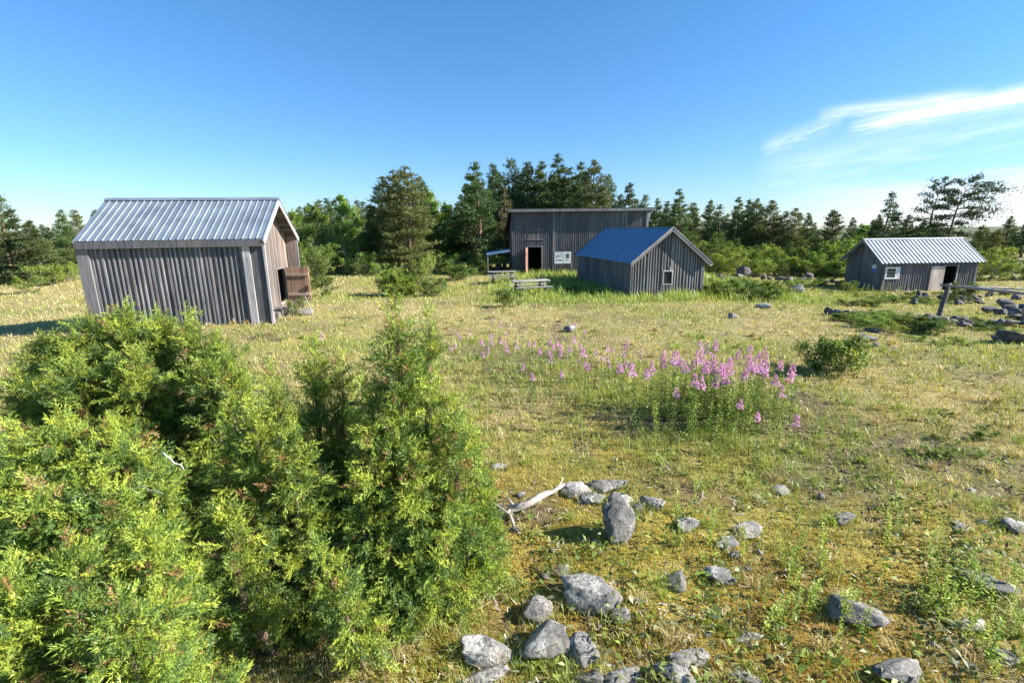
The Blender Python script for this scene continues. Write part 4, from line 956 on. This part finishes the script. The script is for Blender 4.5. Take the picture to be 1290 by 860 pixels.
# ------------------------------------------------------------------ fence, sticks, dead wood
f0 = G(1180, 402); f1 = G(1291, 408)
fe = empty('rail_fence', f0, 0, 'grey weathered rail fence with a leaning post before the far right shed', 'fence')
f0 = np.array(f0); q = lambda p: np.array(p)-f0
top0 = at(1196, 357, f0[1]); top1 = at(1293, 378, f1[1])
def rough_pole(a, b, ra, rb, n=6, sq=True, wob=.012):
    mb = MB(); a, b = np.array(a, float), np.array(b, float)
    pts = [a+(b-a)*i/n+rng.normal(0, wob, 3)*(0 < i < n) for i in range(n+1)]
    mb.tube(pts, [ra+(rb-ra)*i/n for i in range(n+1)], 7); return mb
rough_pole(q(f0)-[0, 0, .25], q(top0)+[0, 0, .02], .085, .07).build('post', M['wood'], fe, True)
rough_pole(q(f1)-[0, 0, .25], q(top1)+[0, 0, .35], .10, .08).build('post', M['wood'], fe, True)
ra, rb = at(1184, 358.5, f0[1]-.12), at(1296, 370, f1[1]-.15)
rough_pole(q(ra), q(rb), .042, .055, 10).build('rail', M['wood'], fe, True)
ra, rb = at(1226, 362, f0[1]+.6), at(1300, 364, f1[1]+2.5)
rough_pole(q(ra), q(rb), .042, .04, 8).build('rail', M['wood'], fe, True)
p = G(1155, 380); st = tag(rough_pole([0, 0, -.15], [.03, 0, .55], .12, .10, 3).build('stump', M['wood_barn'], None, True), 'short dark post stump in the weeds below the beige door', 'stump'); st.location = p
# prop stick and flat slab by the open plank door
a = G(397, 403); b = at(384, 373, a[1]-.35)
o = rough_pole(np.zeros(3), np.array(b)-np.array(a), .02, .016, 5).build('prop_stick', M['wood_pale'], None, True); o.location = a
tag(o, 'thin pale stick leaning on the open brown plank door', 'stick')
# bleached root lying by the stones
base = np.array(G(642, 655)); P2 = [np.array(G(px, py, h_)) for px, py, h_ in ((647, 652, .03), (643, 641, .07), (660, 637, .10), (669, 633, .12), (677, 627, .11), (689, 621, .10), (697, 619, .10), (705, 613, .11), (713, 610, .07), (722, 609, .02))]
dw = empty('dead_root', base, 0, 'bleached forked dead root lying beside the bare earth left of the stones', 'dead wood')
mb = MB(); mb.tube([p-base for p in P2], [.024, .05, .046, .038, .042, .034, .022, .026, .018, .008], 9); mb.build('stem', M['deadwood'], dw, True)
for pts, r_ in ((((643, 641, .07), (639, 647, .09), (633, 642, .07), (624, 636, .08), (615, 633, .05)), .032), (((641, 648, .05), (645, 655, .04), (650, 668, .0)), .03), (((638, 648, .05), (629, 650, .03), (616, 660, .0)), .022), (((697, 620, .09), (704, 612, .12), (710, 602, .18)), .014), (((652, 640, .08), (645, 634, .10), (636, 622, .12)), .016), (((626, 637, .06), (620, 630, .09), (612, 620, .10)), .014)):
    mb = MB(); w3 = [np.array(G(*p))-base for p in pts]; mb.tube(w3, [r_*(1-.75*i/(len(w3)-1)) for i in range(len(w3))], 7); mb.build('root_branch', M['deadwood'], dw, True)
for (pa, pb, h_, rad, lab) in (((205, 570), (232, 592), 1.2, .006, 'bare grey twig poking out of the sprawling juniper'), ((168, 612), (205, 622), 1.2, .005, 'thin pale dead twig lying across the sprawling juniper')):
    A = at(*pa, 2.75); B = at(*pb, 2.7)
    o = rough_pole(np.zeros(3), B-A, rad, rad*.4, 5, wob=.008).build('dead_twig', M['deadwood'], None, True); o.location = A; tag(o, lab, 'twig')

# ------------------------------------------------------------------ rocks
def ico(n=3):
    import bmesh
    bm = bmesh.new(); bmesh.ops.create_icosphere(bm, subdivisions=n, radius=1); me = bpy.data.meshes.new('t'); bm.to_mesh(me); bm.free()
    V = np.array([v.co[:] for v in me.vertices]); F = np.array([p.vertices[:] for p in me.polygons]); bpy.data.meshes.remove(me); return V, F
ICO = {3: ico(3), 4: ico(4)}
def rock(name, px, py, wpx, hpx, label, seed, cat='rock', group=None, material='rock', flat=.6, facets=7, sink=.27, ang=None, res=4, depth=.9, egg=0):
    """a boulder whose outline is about wpx by hpx pixels, centred on (px, py)"""
    rg = np.random.default_rng(seed); V, F = ICO[res]; V = V.copy()
    for i in range(facets):                      # planes knocked off the ball
        nrm = unit(rg.normal(size=3)*np.array([1, 1, .8])); d = rg.uniform(.45, .85) if material == 'rock' else rg.uniform(.32, .75); e = V@nrm-d; V -= np.maximum(e, 0)[:, None]*nrm*.88
    n3 = lambda s, o: (fbm(V[:, 0]*s+o, V[:, 1]*s+V[:, 2]*s*.7, seed)+fbm(V[:, 1]*s+o+5, V[:, 2]*s-V[:, 0]*s*.6, seed+9)-1)
    V *= (1+.34*n3(1.6, 1)+.15*n3(4.5, 3)+.05*n3(13, 7))[:, None]
    wpx *= 1.2; hpx *= 1.18
    p = np.array(G(px, py+hpx*.33)); dist = np.dot(p-CAMP, fw); wid = wpx/FPX*dist
    down = (CZ-p[2])/np.linalg.norm(p-CAMP); ratio = hpx/wpx
    depth = min(depth, .62*ratio/down); hgt = max(.3*ratio*wid, (hpx/FPX*dist - wid*depth*down*.8))*1.05
    V = V/np.abs(V).max(0)
    V[:, :2] *= (1-egg*V[:, 2:3]); V *= np.array([wid/2, wid*depth/2, hgt*.64])
    a = ang if ang is not None else rg.uniform(-.5, .5); ca, sa = math.cos(a), math.sin(a)
    tl = rg.uniform(-.15, .15); V[:, 2] += V[:, 0]*tl
    V = V@np.array([[ca, sa, 0], [-sa, ca, 0], [0, 0, 1]])
    o = np_mesh(name, V, [F], M[material], None, None, True)
    o.location = (p[0], p[1]+wid*depth*.25, p[2]+hgt*.64-hgt*sink)
    return tag(o, label, cat, group)
near = [
 (777, 658, 46, 58, 'large upright egg-shaped grey boulder, casting a dark shadow beside the dead root', .75),
 (737, 746, 78, 46, 'wide flat-faced grey boulder between the egg-shaped one and the bottom cluster', .8),
 (689, 808, 60, 50, 'big rounded boulder on top of the bottom stone cluster', .9),
 (737, 820, 44, 42, 'sloping boulder with a reddish mossy face, right of the big rounded one', .9),
 (680, 770, 36, 34, 'small wedge-shaped boulder leaning above the big rounded one', .9),
 (608, 823, 66, 42, 'pale humped boulder at the left end of the bottom stone cluster', .9),
 (602, 856, 66, 26, 'pale low boulder at the picture bottom below the humped one', .9),
 (727, 618, 34, 20, 'mossy grey stone touching the thin end of the dead root', .9),
 (757, 613, 30, 20, 'grey stone in the row behind the egg-shaped boulder, with a flat top', .9),
 (776, 611, 30, 14, 'thin slanted stone at the back of the row behind the egg-shaped boulder', .9),
 (747, 629, 32, 15, 'slender stone lying between the mossy stone and the egg-shaped boulder', .9),
 (782, 631, 26, 20, 'dark rounded stone peeping over the egg-shaped boulder', .9),
 (822, 634, 30, 20, 'angular dark-sided stone right of the egg-shaped boulder', .9),
 (805, 641, 14, 14, 'little pale stone between the egg-shaped boulder and the angular one', .9),
 (870, 659, 34, 18, 'low grey stone half covered by a green tuft, right of the egg-shaped boulder', .9),
 (946, 668, 34, 20, 'slanting grey stone with a pale top edge in the turf right of centre', .9),
 (918, 684, 24, 16, 'thin dark stone just below the slanting one with the pale edge', .9),
 (927, 697, 16, 10, 'tiny white stone under the thin dark one', .9),
 (912, 727, 36, 20, 'white-lichened stone sunk in brown turf', .9),
 (853, 734, 28, 24, 'pinkish pale stone sunk in yellow moss', .9),
 (785, 776, 24, 20, 'small pointed pale stone below the wide flat-faced boulder', .9),
 (803, 756, 20, 10, 'flat mossy pebble right of the wide flat-faced boulder', .9),
 (709, 717, 20, 16, 'small dark round stone left of the wide flat-faced boulder', .9),
 (866, 828, 58, 26, 'long slanted boulder lying over the dark round one at the bottom', .7),
 (848, 846, 50, 34, 'dark rounded boulder under the long slanted one', .9),
 (791, 853, 58, 24, 'broad low grey boulder at the bottom edge, centre', .9),
 (746, 856, 38, 24, 'dark stone at the bottom edge left of the broad low boulder', .9),
 (1080, 772, 64, 32, 'dark-faced pointed boulder with a light sunlit ridge in the right foreground', .9),
 (1222, 787, 46, 18, 'low pale slab with a brown hollow beside it, lower right', .9),
 (1252, 737, 50, 26, 'grey humped rock half hidden by bright shoots at right', .9),
 (1140, 843, 74, 32, 'long pale lichen-covered rock at the bottom edge, right', .8),
 (946, 803, 40, 12, 'thin flat pale stone lying in the turf, lower right of centre', .5),
 (942, 856, 40, 18, 'dark stone at the bottom edge right of the long slanted boulder', .9),
 (1065, 654, 30, 14, 'small bluish flat stone in the grass in the right middle', .9),
 (630, 587, 20, 10, 'small white oblong stone among orange moss right of the tallest juniper', .6),
 (985, 617, 20, 12, 'small grey stone in the grass beneath the fireweed patch', .9),
 (1215, 665, 22, 10, 'dark flat stone in dry grass near the right edge', .9),
 (1285, 663, 30, 18, 'grey stone cut by the right edge of the picture', .9),
 (651, 667, 16, 9, 'pale scrap of stone under the dead root', .8),
 (1272, 828, 34, 20, 'grey stone in the bottom right corner', .9),
]
for i, (px, py, w_, h_, lab, dp) in enumerate(near):
    rock('rock', px, py, w_*1.05, h_*1.05, lab, 400+i, 'rock', 'stones in the foreground turf', 'rock', facets=13 if i else 5, depth=dp, egg=.2 if i == 0 else .08, res=4 if w_ > 24 else 3)
mid = [(718, 415, 14, 9, 'small grey stone in the dry meadow behind the fireweed'), (924, 398, 13, 8, 'pale stone alone in the dry meadow below the leafy strip'), (964, 386, 16, 7, 'flat brown stone in the dry meadow near the leafy strip'),
 (1005, 367, 14, 14, 'pale upright stone at the end of the leafy strip'), (1093, 427, 22, 10, 'dark flat stone between the dark bush and the stone heaps'), (1106, 416, 20, 8, 'dark flat stone just behind another, below the creeping green growth'), (1105, 434, 9, 8, 'tiny round stone in front of the dark flat ones'),
 (378, 394, 24, 8, 'flat grey stepping slab outside the open plank door'), (361, 389, 13, 8, 'broken grey stone under the open plank door'), (1283, 426, 34, 18, 'dark boulder cut by the right edge below the stone heap')]
for i, (px, py, w_, h_, lab) in enumerate(mid):
    rock('rock', px, py, w_, h_, lab, 500+i, 'rock', None, 'rock_dark' if 'dark' in lab else 'rock', res=3)
rg = np.random.default_rng(77)
for i in range(17):
    px = 906+i*9.7+rg.uniform(-3, 3); rock('wall_stone', px, 352+3*math.sin(i*.9)+(px-980)*.03+rg.uniform(-3, 3), rg.uniform(7, 14), rg.uniform(4, 8), 'grey stone of the tumbled wall under the green thicket', 520+i, 'stone', 'stones of the tumbled wall', 'rock_dark', res=3, sink=.1, facets=13)
rock('wall_stone', 936, 346, 18, 12, 'single peaked dark boulder standing over the tumbled wall', 545, 'stone', None, 'rock_dark', res=3, sink=.1)
for i in range(13):
    px = rg.uniform(1040, 1130); rock('heap_stone', px, 399+rg.uniform(-4, 5)+(px-1085)*.03, rg.uniform(9, 19), rg.uniform(5, 10), 'dark stone of the low heap under the creeping green growth', 560+i, 'stone', 'stones of the heap before the far right shed', 'rock_dark', res=3, sink=.15, facets=13)
for i in range(17):
    px = 1158+i*4.9+rg.uniform(-3, 3); rock('heap_stone', px, 401+(px-1158)*.10+rg.uniform(-3, 3), rg.uniform(8, 17), rg.uniform(4, 8), 'dark stone of the low row running past the foot of the fence post', 580+i, 'stone', 'stones at the foot of the fence', 'rock_dark', res=3, sink=.15, facets=13)
for i in range(18):
    px = rg.uniform(1248, 1320); rock('heap_stone', px, 399+rg.uniform(-13, 12), rg.uniform(11, 24), rg.uniform(6, 11), 'dark stone of the piled heap round the fence post at the right edge', 600+i, 'stone', 'stones of the heap at the right edge', 'rock_dark', res=3, sink=.05, facets=13)
for i in range(10):
    px = rg.uniform(1200, 1290); rock('field_stone', px, 377+rg.uniform(-8, 8), rg.uniform(9, 18), rg.uniform(5, 9), 'small dark stone in the dry grass behind the fence rails', 620+i, 'stone', 'stones in the grass behind the fence', 'rock_dark', res=3)
for i in range(9):
    px = rg.uniform(1150, 1215); rock('field_stone', px, 376+rg.uniform(-4, 6), rg.uniform(8, 14), rg.uniform(5, 9), 'small dark stone in the weeds at the foot of the beige door', 640+i, 'stone', 'stones at the foot of the beige door', 'rock_dark', res=3)
for i in range(26):
    px = rg.uniform(620, 1280); py = rg.uniform(600, 850); rock('pebble', px, py, rg.uniform(8, 15), rg.uniform(5, 10), 'fist-sized grey pebble half sunk in the foreground turf', 660+i, 'pebble', 'pebbles in the foreground turf', 'rock', res=3, sink=.35)

# grass growing up round the feet of the stones
bx, by, bs = [], [], []
for (px, py, w_, h_, lab, dp) in near:
    p = G(px, py+h_*.3); wd = w_/FPX*np.dot(p-CAMP, fw)
    for j in range(int(3+w_/10)):
        a = rng.uniform(-math.pi*1.05, .05*math.pi) if rng.random() < .8 else rng.uniform(0, 6.28)
        bx.append(p[0]+math.cos(a)*wd*.52); by.append(p[1]+wd*.2+math.sin(a)*wd*.36); bs.append(rng.uniform(.5, 1.1))
bx, by, bs = map(np.array, (bx, by, bs)); nb_ = len(bx); kb = 30
x = np.repeat(bx, kb)+rng.normal(0, .022, nb_*kb); y = np.repeat(by, kb)+rng.normal(0, .022, nb_*kb)
tc_ = np.where(rng.random((nb_, 1)) < .3, [[.28, .36, .07]], np.where(rng.random((nb_, 1)) < .6, [[.62, .53, .28]], [[.5, .40, .12]]))
V, F4, F3, cc = blades(x, y, np.repeat(bs, kb)*rng.uniform(.05, .13, nb_*kb), rng.uniform(.003, .0055, nb_*kb), np.repeat(tc_, kb, 0)*rng.uniform(.7, 1.25, (nb_*kb, 1)), np.clip(rng.normal(.7, .3, nb_*kb), .1, 1.3), rng)
tag(np_mesh('tall_grass', V, [F4, F3], M['grass'], None, cc), kind='stuff')

# ------------------------------------------------------------------ fireweed
def fireweed(seed, flower=True, H=1.05, n=70, green=(.145, .235, .05), lw=.017):
    rg = np.random.default_rng(seed); e = empty('proto', (0, 0, 0)); tb = MB()
    bend = rg.normal(0, .07, 2); pt = lambda f: np.array([bend[0]*f*f, bend[1]*f*f, H*f])
    tb.tube([pt(f)-np.array([0, 0, .05 if f == 0 else 0]) for f in np.linspace(0, 1, 7)], [.006*(1-.8*f) for f in np.linspace(0, 1, 7)], 5); tb.build('stem', M['leaf_stem'], e)
    top = .66 if flower else .98
    f = np.linspace(.08, top, n)+rg.normal(0, .006, n); a = np.arange(n)*2.399+rg.normal(0, .3, n); el_ = rg.uniform(.1, .9, n)
    P = np.stack([pt(q_) for q_ in f]); D = np.stack([np.cos(a)*np.cos(el_), np.sin(a)*np.cos(el_), np.sin(el_)], 1)
    cl = np.array([green])*rg.uniform(.75, 1.3, (n, 1)); cl = np.where((rg.random(n) < .25)[:, None], np.array([[.26, .34, .07]]), cl)
    V, F, cc = leaf_quads(P, D, rg.uniform(.07, .12, n)*(1.1-.4*f), lw, cl, rg, .3); np_mesh('leaves', V, [F], M['leaf'], e, cc)
    if flower:
        m_ = 48; f = .77+.17*rg.random(m_); a = rg.uniform(0, 2*math.pi, m_); el_ = .1+(f-.74)*3.5
        rad = .070*(1.05-(f-.74)/.30)*rg.uniform(.6, 1.15, m_); D = np.stack([np.cos(a)*np.cos(el_), np.sin(a)*np.cos(el_), np.sin(el_)], 1)
        P = np.stack([pt(q_) for q_ in f])+D*rad[:, None]*.8; k_ = 4
        big = np.repeat(np.clip(1.15-(f-.74)*3.0, .5, 1.1), k_); P = np.repeat(P, k_, 0); D = unit(np.repeat(D, k_, 0)*.5+rg.normal(0, .75, (m_*k_, 3)))
        cl = np.where((rg.random(m_*k_) < .8)[:, None], np.array([[.69, .43, .71]]), np.array([[.56, .27, .58]]))*rg.uniform(.85, 1.15, (m_*k_, 1))
        V, F, cc = leaf_quads(P, D, .027*big, .025*big, cl, rg, .0); np_mesh('flower_spike', V, [F], M['petal'], e, cc)
    return e
M['leaf_stem'] = plain('herb_stem', (.16, .12, .05), .7)
FW = [fireweed(700+i, True, 1.05+.08*(i % 3-1), 64) for i in range(5)]; SH = [fireweed(720+i, False, .75, 60, (.19, .29, .055), .02) for i in range(4)]; TU = [fireweed(740+i, False, .75, 46, (.30, .42, .07), .034) for i in range(4)]
pr = lambda zx, zy: (560+zx/2.345, 380+zy/2.345)
heads = [(25,130),(110,115),(140,125),(185,90),(183,140),(160,108),(115,152),(208,138),(250,115),(295,145),(315,110),(350,128),(385,118),(345,205),(228,195),(265,207),(427,190),(417,160),(465,160),(483,190),(535,190),(528,180),(575,218),(605,205),(612,192),(650,172),(660,165),(680,178),(705,172),(735,190),(728,182),(755,165),(748,178),(765,185),(790,195),(782,185),(805,165),(800,152),(815,190),(835,205),(828,212),(850,190),(880,195),(886,200),(735,232),(745,226),(795,128),(880,160),(910,180),(920,178),(932,182),(930,150),(940,205),(995,175),(1000,218),(985,217),(1040,195),(1003,278),(940,330),(1040,355),(867,288),(680,267),(535,125),(500,135),(445,150),(790,178),(830,190),(760,150)]
special = {(1003, 278): 'single pink fireweed standing in front of the patch, under the dark bush', (940, 330): 'low pink fireweed in front of the dense clump, above a dark hollow', (1040, 355): 'frontmost pink fireweed of the whole patch, at its right end', (867, 288): 'pale whitish-pink fireweed low in front of the dense clump', (680, 267): 'lone small pink fireweed half hidden in the green in front of the dense clump', (1040, 195): 'dark magenta fireweed beside the dark green bush', (795, 128): 'highest pink fireweed behind the middle of the dense clump', (25, 130): 'leftmost pink fireweed of the patch, standing apart in dry grass'}
def herb(e0, px, py, hgt, name, label, cat, group, H):
    p = G(px, py, hgt); c_ = copy_tree(e0); c_.name = name; c_.location = (p[0], p[1], p[2]-hgt-.02); s = hgt/(H*.84)
    c_.scale = (s, s, s); c_.rotation_euler = (rng.normal(0, .06), rng.normal(0, .06), rng.uniform(0, 6.28)); return tag(c_, label, cat, group)
for i, (zx, zy) in enumerate(heads):
    px, py = pr(zx, zy); near_ = np.clip((py-415)/90, 0, 1); far_left = zx < 560
    lab = special.get((zx, zy)) or ('pink fireweed in the sparse scatter of the patch, left in the dry meadow' if zx < 330 else 'pink fireweed in the sparse middle of the patch' if zx < 640 else 'pink fireweed in the dense clump of the patch' if zx < 900 else 'pink fireweed between the dense clump and the dark green bush')
    grp = None if (zx, zy) in special else 'fireweed: '+('left scatter' if zx < 330 else 'sparse middle' if zx < 640 else 'dense clump' if zx < 900 else 'right end')
    herb(FW[i % 5], px, py, (.62 if far_left else .85)+.15*rng.random()-.18*(py > 490), 'fireweed', lab, 'fireweed', grp, 1.05)
for i in range(12):
    px = rng.normal(900, 48); py = rng.normal(459, 9)
    herb(FW[i % 5], px, py, .8+.2*rng.random(), 'fireweed', 'pink fireweed in the dense clump of the patch', 'fireweed', 'fireweed: dense clump', 1.05)
for i in range(34):
    t_ = rng.random(); px = 575+t_*235+rng.normal(0, 8); py = 424+t_*24+rng.normal(0, 13)
    herb(FW[i % 5], px, py, .5+.25*rng.random(), 'fireweed', 'pink fireweed in the loose drift trailing from the dense clump into the dry meadow', 'fireweed', 'fireweed: loose drift', 1.05)
herb(FW[1], 407, 424, .8, 'fireweed', 'lone pink fireweed behind the junipers, in front of the plank-door shed', 'fireweed', None, 1.05)
herb(FW[2], 1142, 367, .7, 'fireweed', 'bright pink fireweed at the foot of the far right shed wall', 'fireweed', None, 1.05)
for i in range(84):
    px = rng.normal(905, 52); py = rng.normal(487, 17)
    if not 790 < px < 1030: continue
    herb(SH[i % 4], px, py, .32+.42*rng.random()*(1 if px < 970 else .6), 'fireweed_shoot', 'leafy fireweed shoot without flowers in the green mass under the dense clump', 'herb', 'flowerless fireweed shoots in the patch', .75)
for i in range(30):
    px = rng.uniform(960, 1090); py = rng.uniform(480, 560)
    herb(SH[i % 4], px, py, .25+.2*rng.random(), 'fireweed_shoot', 'bright green shoot in the grass just right of the fireweed patch', 'herb', 'bright shoots right of the fireweed patch', .75)
for cx, cy, n, sx_, sy_ in ((1235, 715, 26, 40, 28), (1175, 735, 14, 20, 16), (995, 745, 16, 28, 22), (1010, 668, 22, 45, 16), (1270, 790, 14, 22, 24), (1150, 640, 14, 40, 16), (1090, 745, 8, 20, 10), (870, 640, 6, 30, 14)):
    for i in range(n):
        herb(TU[int(rng.integers(4))], rng.normal(cx, sx_), rng.normal(cy, sy_), .14+.2*rng.random(), 'herb_shoot', 'small bright green shoot in the rough turf of the right foreground', 'herb', 'green shoots in the right foreground', .75)
for i in range(16):
    herb(FW[i % 5] if 0 else SH[i % 4], 1068+i*4.6+rng.uniform(-2, 2), 361+rng.uniform(-3, 3), .5+.25*rng.random(), 'dock_stalk', 'tall weed stalk along the gable foot of the far right shed', 'weed', 'weed stalks along the far right shed', .75)

# ------------------------------------------------------------------ shrubs and saplings
for i in range(34):
    px = 886+ (i % 17)*11.2+rng.uniform(-4, 4); back = i >= 17
    yt = np.interp(px, [880, 900, 950, 1000, 1050, 1090], [290, 296, 302, 306, 302, 310]) + (rng.uniform(-4, 8) if back else rng.uniform(10, 24))
    plant('shrub' if rng.random() < .45 else 'young_spruce', 'thicket_bush', px, yt, (42 if back else 37.5)+rng.uniform(-1, 1), 'leafy green bush in the thicket behind the tumbled wall', 'bush', 'bushes of the thicket between the two right sheds', 1.25)
for i in range(16):
    px = 1232+i*6+rng.uniform(-4, 4); plant('shrub' if i % 4 else 'young_spruce', 'thicket_bush', px, np.interp(px, [1230, 1260, 1300], [296, 312, 318])+rng.uniform(0, 22), rng.uniform(33, 40), 'leafy green bush on the slope right of the far right shed', 'bush', 'bushes right of the far right shed', 1.3)
for i in range(8): plant('shrub', 'thicket_bush', 1062+i*9, 300+rng.uniform(-4, 6), rng.uniform(37, 40), 'leafy bush behind the far right shed', 'bush', 'bushes behind the far right shed', 1.2)
for i in range(20):
    px = 372+i*13+rng.uniform(-5, 5)
    if 500 < px < 530: continue
    plant('shrub' if i % 3 else 'young_spruce', 'undergrowth_bush', px, (300 if i < 4 else 316)+rng.uniform(-4, 12), rng.uniform(35.5, 39), 'green bush in the undergrowth along the edge of the wood', 'bush', 'bushes along the edge of the wood', 1.15)
for i in range(7): plant('shrub', 'undergrowth_bush', -25+i*19+rng.uniform(-4, 4), 333+rng.uniform(-6, 6), rng.uniform(32, 36), 'green bush under the trees left of the shed', 'bush', 'bushes under the trees left of the shed', 1.2)
def plant_g(kind, name, px, py, hgt, label, cat, group=None, sx=1.0):
    """the same, but standing on the ground point under a pixel"""
    p = G(px, py); lst = PROTO[kind]; e, H = lst[rng.integers(len(lst))]; c_ = copy_tree(e); c_.name = name; s = hgt/H
    c_.location = (p[0], p[1], p[2]-.03); c_.rotation_euler = (0, 0, rng.uniform(0, 6.28)); c_.scale = (s*sx, s*sx, s)
    return tag(c_, label, cat, group)
plant('shrub', 'bush', 32, 343, 28, 'bright green bush standing out in the field in front of the left trees', 'bush', None, 1.2)
plant('young_spruce', 'young_spruce', 392, 300, 31, 'young bright green conifer behind the open plank door', 'young conifer')
plant('young_spruce', 'young_spruce', 376, 312, 27, 'small young conifer touching the shed porch', 'young conifer')
plant('round_shrub', 'bush', 395, 344, 24, 'low leafy bush behind the open plank door', 'bush', None, 1.3)
plant('shrub', 'sapling', 372, 372, 15.6, 'leafy weed growing under the open plank door', 'sapling', None, .9)
juniper('juniper', [(486, 343, 24.5, .85, 140, .2), (505, 341, 24.3, .9, 140, .2), (497, 348, 23.8, .85, 130, .2), (517, 348, 24.2, .7, 100, .2)], 'dark low juniper in the mid field before the pines', seed=11)
plant('shrub', 'sapling', 533, 316, 24.6, 'leafy sapling with a pale trunk beside the dark mid-field juniper', 'sapling', None, .62)
plant('round_shrub', 'bush', 545, 348, 24, 'low green bush at the foot of the pale-trunked sapling', 'bush', None, 1.1)
plant('shrub', 'bush', 568, 329, 33, 'round green bush at the wood edge left of the lean-to', 'bush', None, 1.5)
plant('round_shrub', 'bush', 583, 332, 33, 'smaller round green bush nearest the lean-to', 'bush', None, 1.4)
for px, py, hg, lab in ((1016, 466, .78, 'left part of the dark green bush at the end of the fireweed patch'), (1040, 468, .98, 'dark green leafy bush at the right end of the fireweed patch'), (1066, 466, .80, 'paler right-hand bush beside the dark green one')):
    plant_g('shrub' if px > 1060 else 'round_shrub', 'bush', px, py, hg, lab, 'bush', 'bushes at the end of the fireweed patch', .95)
plant('round_shrub', 'sapling', 1218, 349, 23.5, 'dark slender sapling growing under the fence rails', 'sapling', None, .75)
for i, (px, yt) in enumerate(((905, 355), (918, 352), (930, 351), (943, 350), (955, 352), (967, 353), (978, 356), (990, 360), (925, 359), (948, 360), (968, 362))):
    plant('round_shrub', 'bush', px, yt, (23.5+.2*i if i < 8 else 22.3), 'low bush of the leafy strip right of the blue-roofed shed', 'bush', 'leafy strip right of the blue-roofed shed', 1.5)
for i, (px, py) in enumerate(((1066, 404), (1080, 408), (1094, 406), (1108, 405), (1120, 410), (1134, 412), (1146, 417), (1126, 420), (1100, 415), (1156, 414))):
    plant_g('shrub' if i % 3 else 'round_shrub', 'creeping_bush', px, py, rng.uniform(.38, .62), 'low creeping yellow-green bush over the dark stone heap', 'bush', 'creeping bushes on the stone heap', 2.3)
for i in range(16):
    plant_g('shrub' if i % 2 else 'round_shrub', 'low_weed', 1072+i*8.2+rng.uniform(-4, 4), 378+rng.uniform(-5, 8), rng.uniform(.22, .45), 'low green weed clump in the grass before the far right shed', 'weed', 'weed clumps before the far right shed', 2.2)
for i in range(14):
    plant_g('shrub' if i % 2 else 'round_shrub', 'low_weed', rng.uniform(1150, 1290), rng.uniform(405, 450), rng.uniform(.15, .32), 'low weed clump among the dark stones near the fence', 'weed', 'weed clumps among the stones near the fence', 2.0)
for i in range(6):
    plant_g('shrub', 'low_weed', rng.uniform(1170, 1285), rng.uniform(520, 575), rng.uniform(.12, .2), 'low leafy weed clump in the rough ground at the right edge', 'weed', 'weed clumps at the right edge', 1.9)
for i in range(7):
    plant_g('shrub', 'low_weed', 905+i*22+rng.uniform(-5, 5), 362+rng.uniform(-3, 3), rng.uniform(.5, .8), 'green weed clump before the tumbled wall', 'weed', 'weed clumps before the tumbled wall', 1.9)
plant('round_shrub', 'bush', 726, 358, 24.5, 'dark low bush in the shade at the long wall of the blue-roofed shed', 'bush', None, 1.6)
plant('round_shrub', 'bush', 748, 362, 24, 'dark low weed clump nearest the corner of the blue-roofed shed', 'bush', None, 1.4)
plant('round_shrub', 'bush', 642, 360, 20, 'small leafy weed clump at the foot of the sunlit picnic table', 'bush', None, .9)
plant('round_shrub', 'bush', 1075, 352, 27.2, 'dark bush against the gable of the far right shed', 'bush', None, 1.2)

# ------------------------------------------------------------------ prototypes are only moulds: remove them
def drop(o):
    for ch in list(o.children): drop(ch)
    bpy.data.objects.remove(o)
for l in PROTO.values():
    for e, _ in l: drop(e)
for e in FW+SH+TU: drop(e)
C.cycles.max_bounces = 6; C.cycles.diffuse_bounces = 3; C.cycles.glossy_bounces = 2; C.cycles.transmission_bounces = 3; C.cycles.transparent_max_bounces = 4
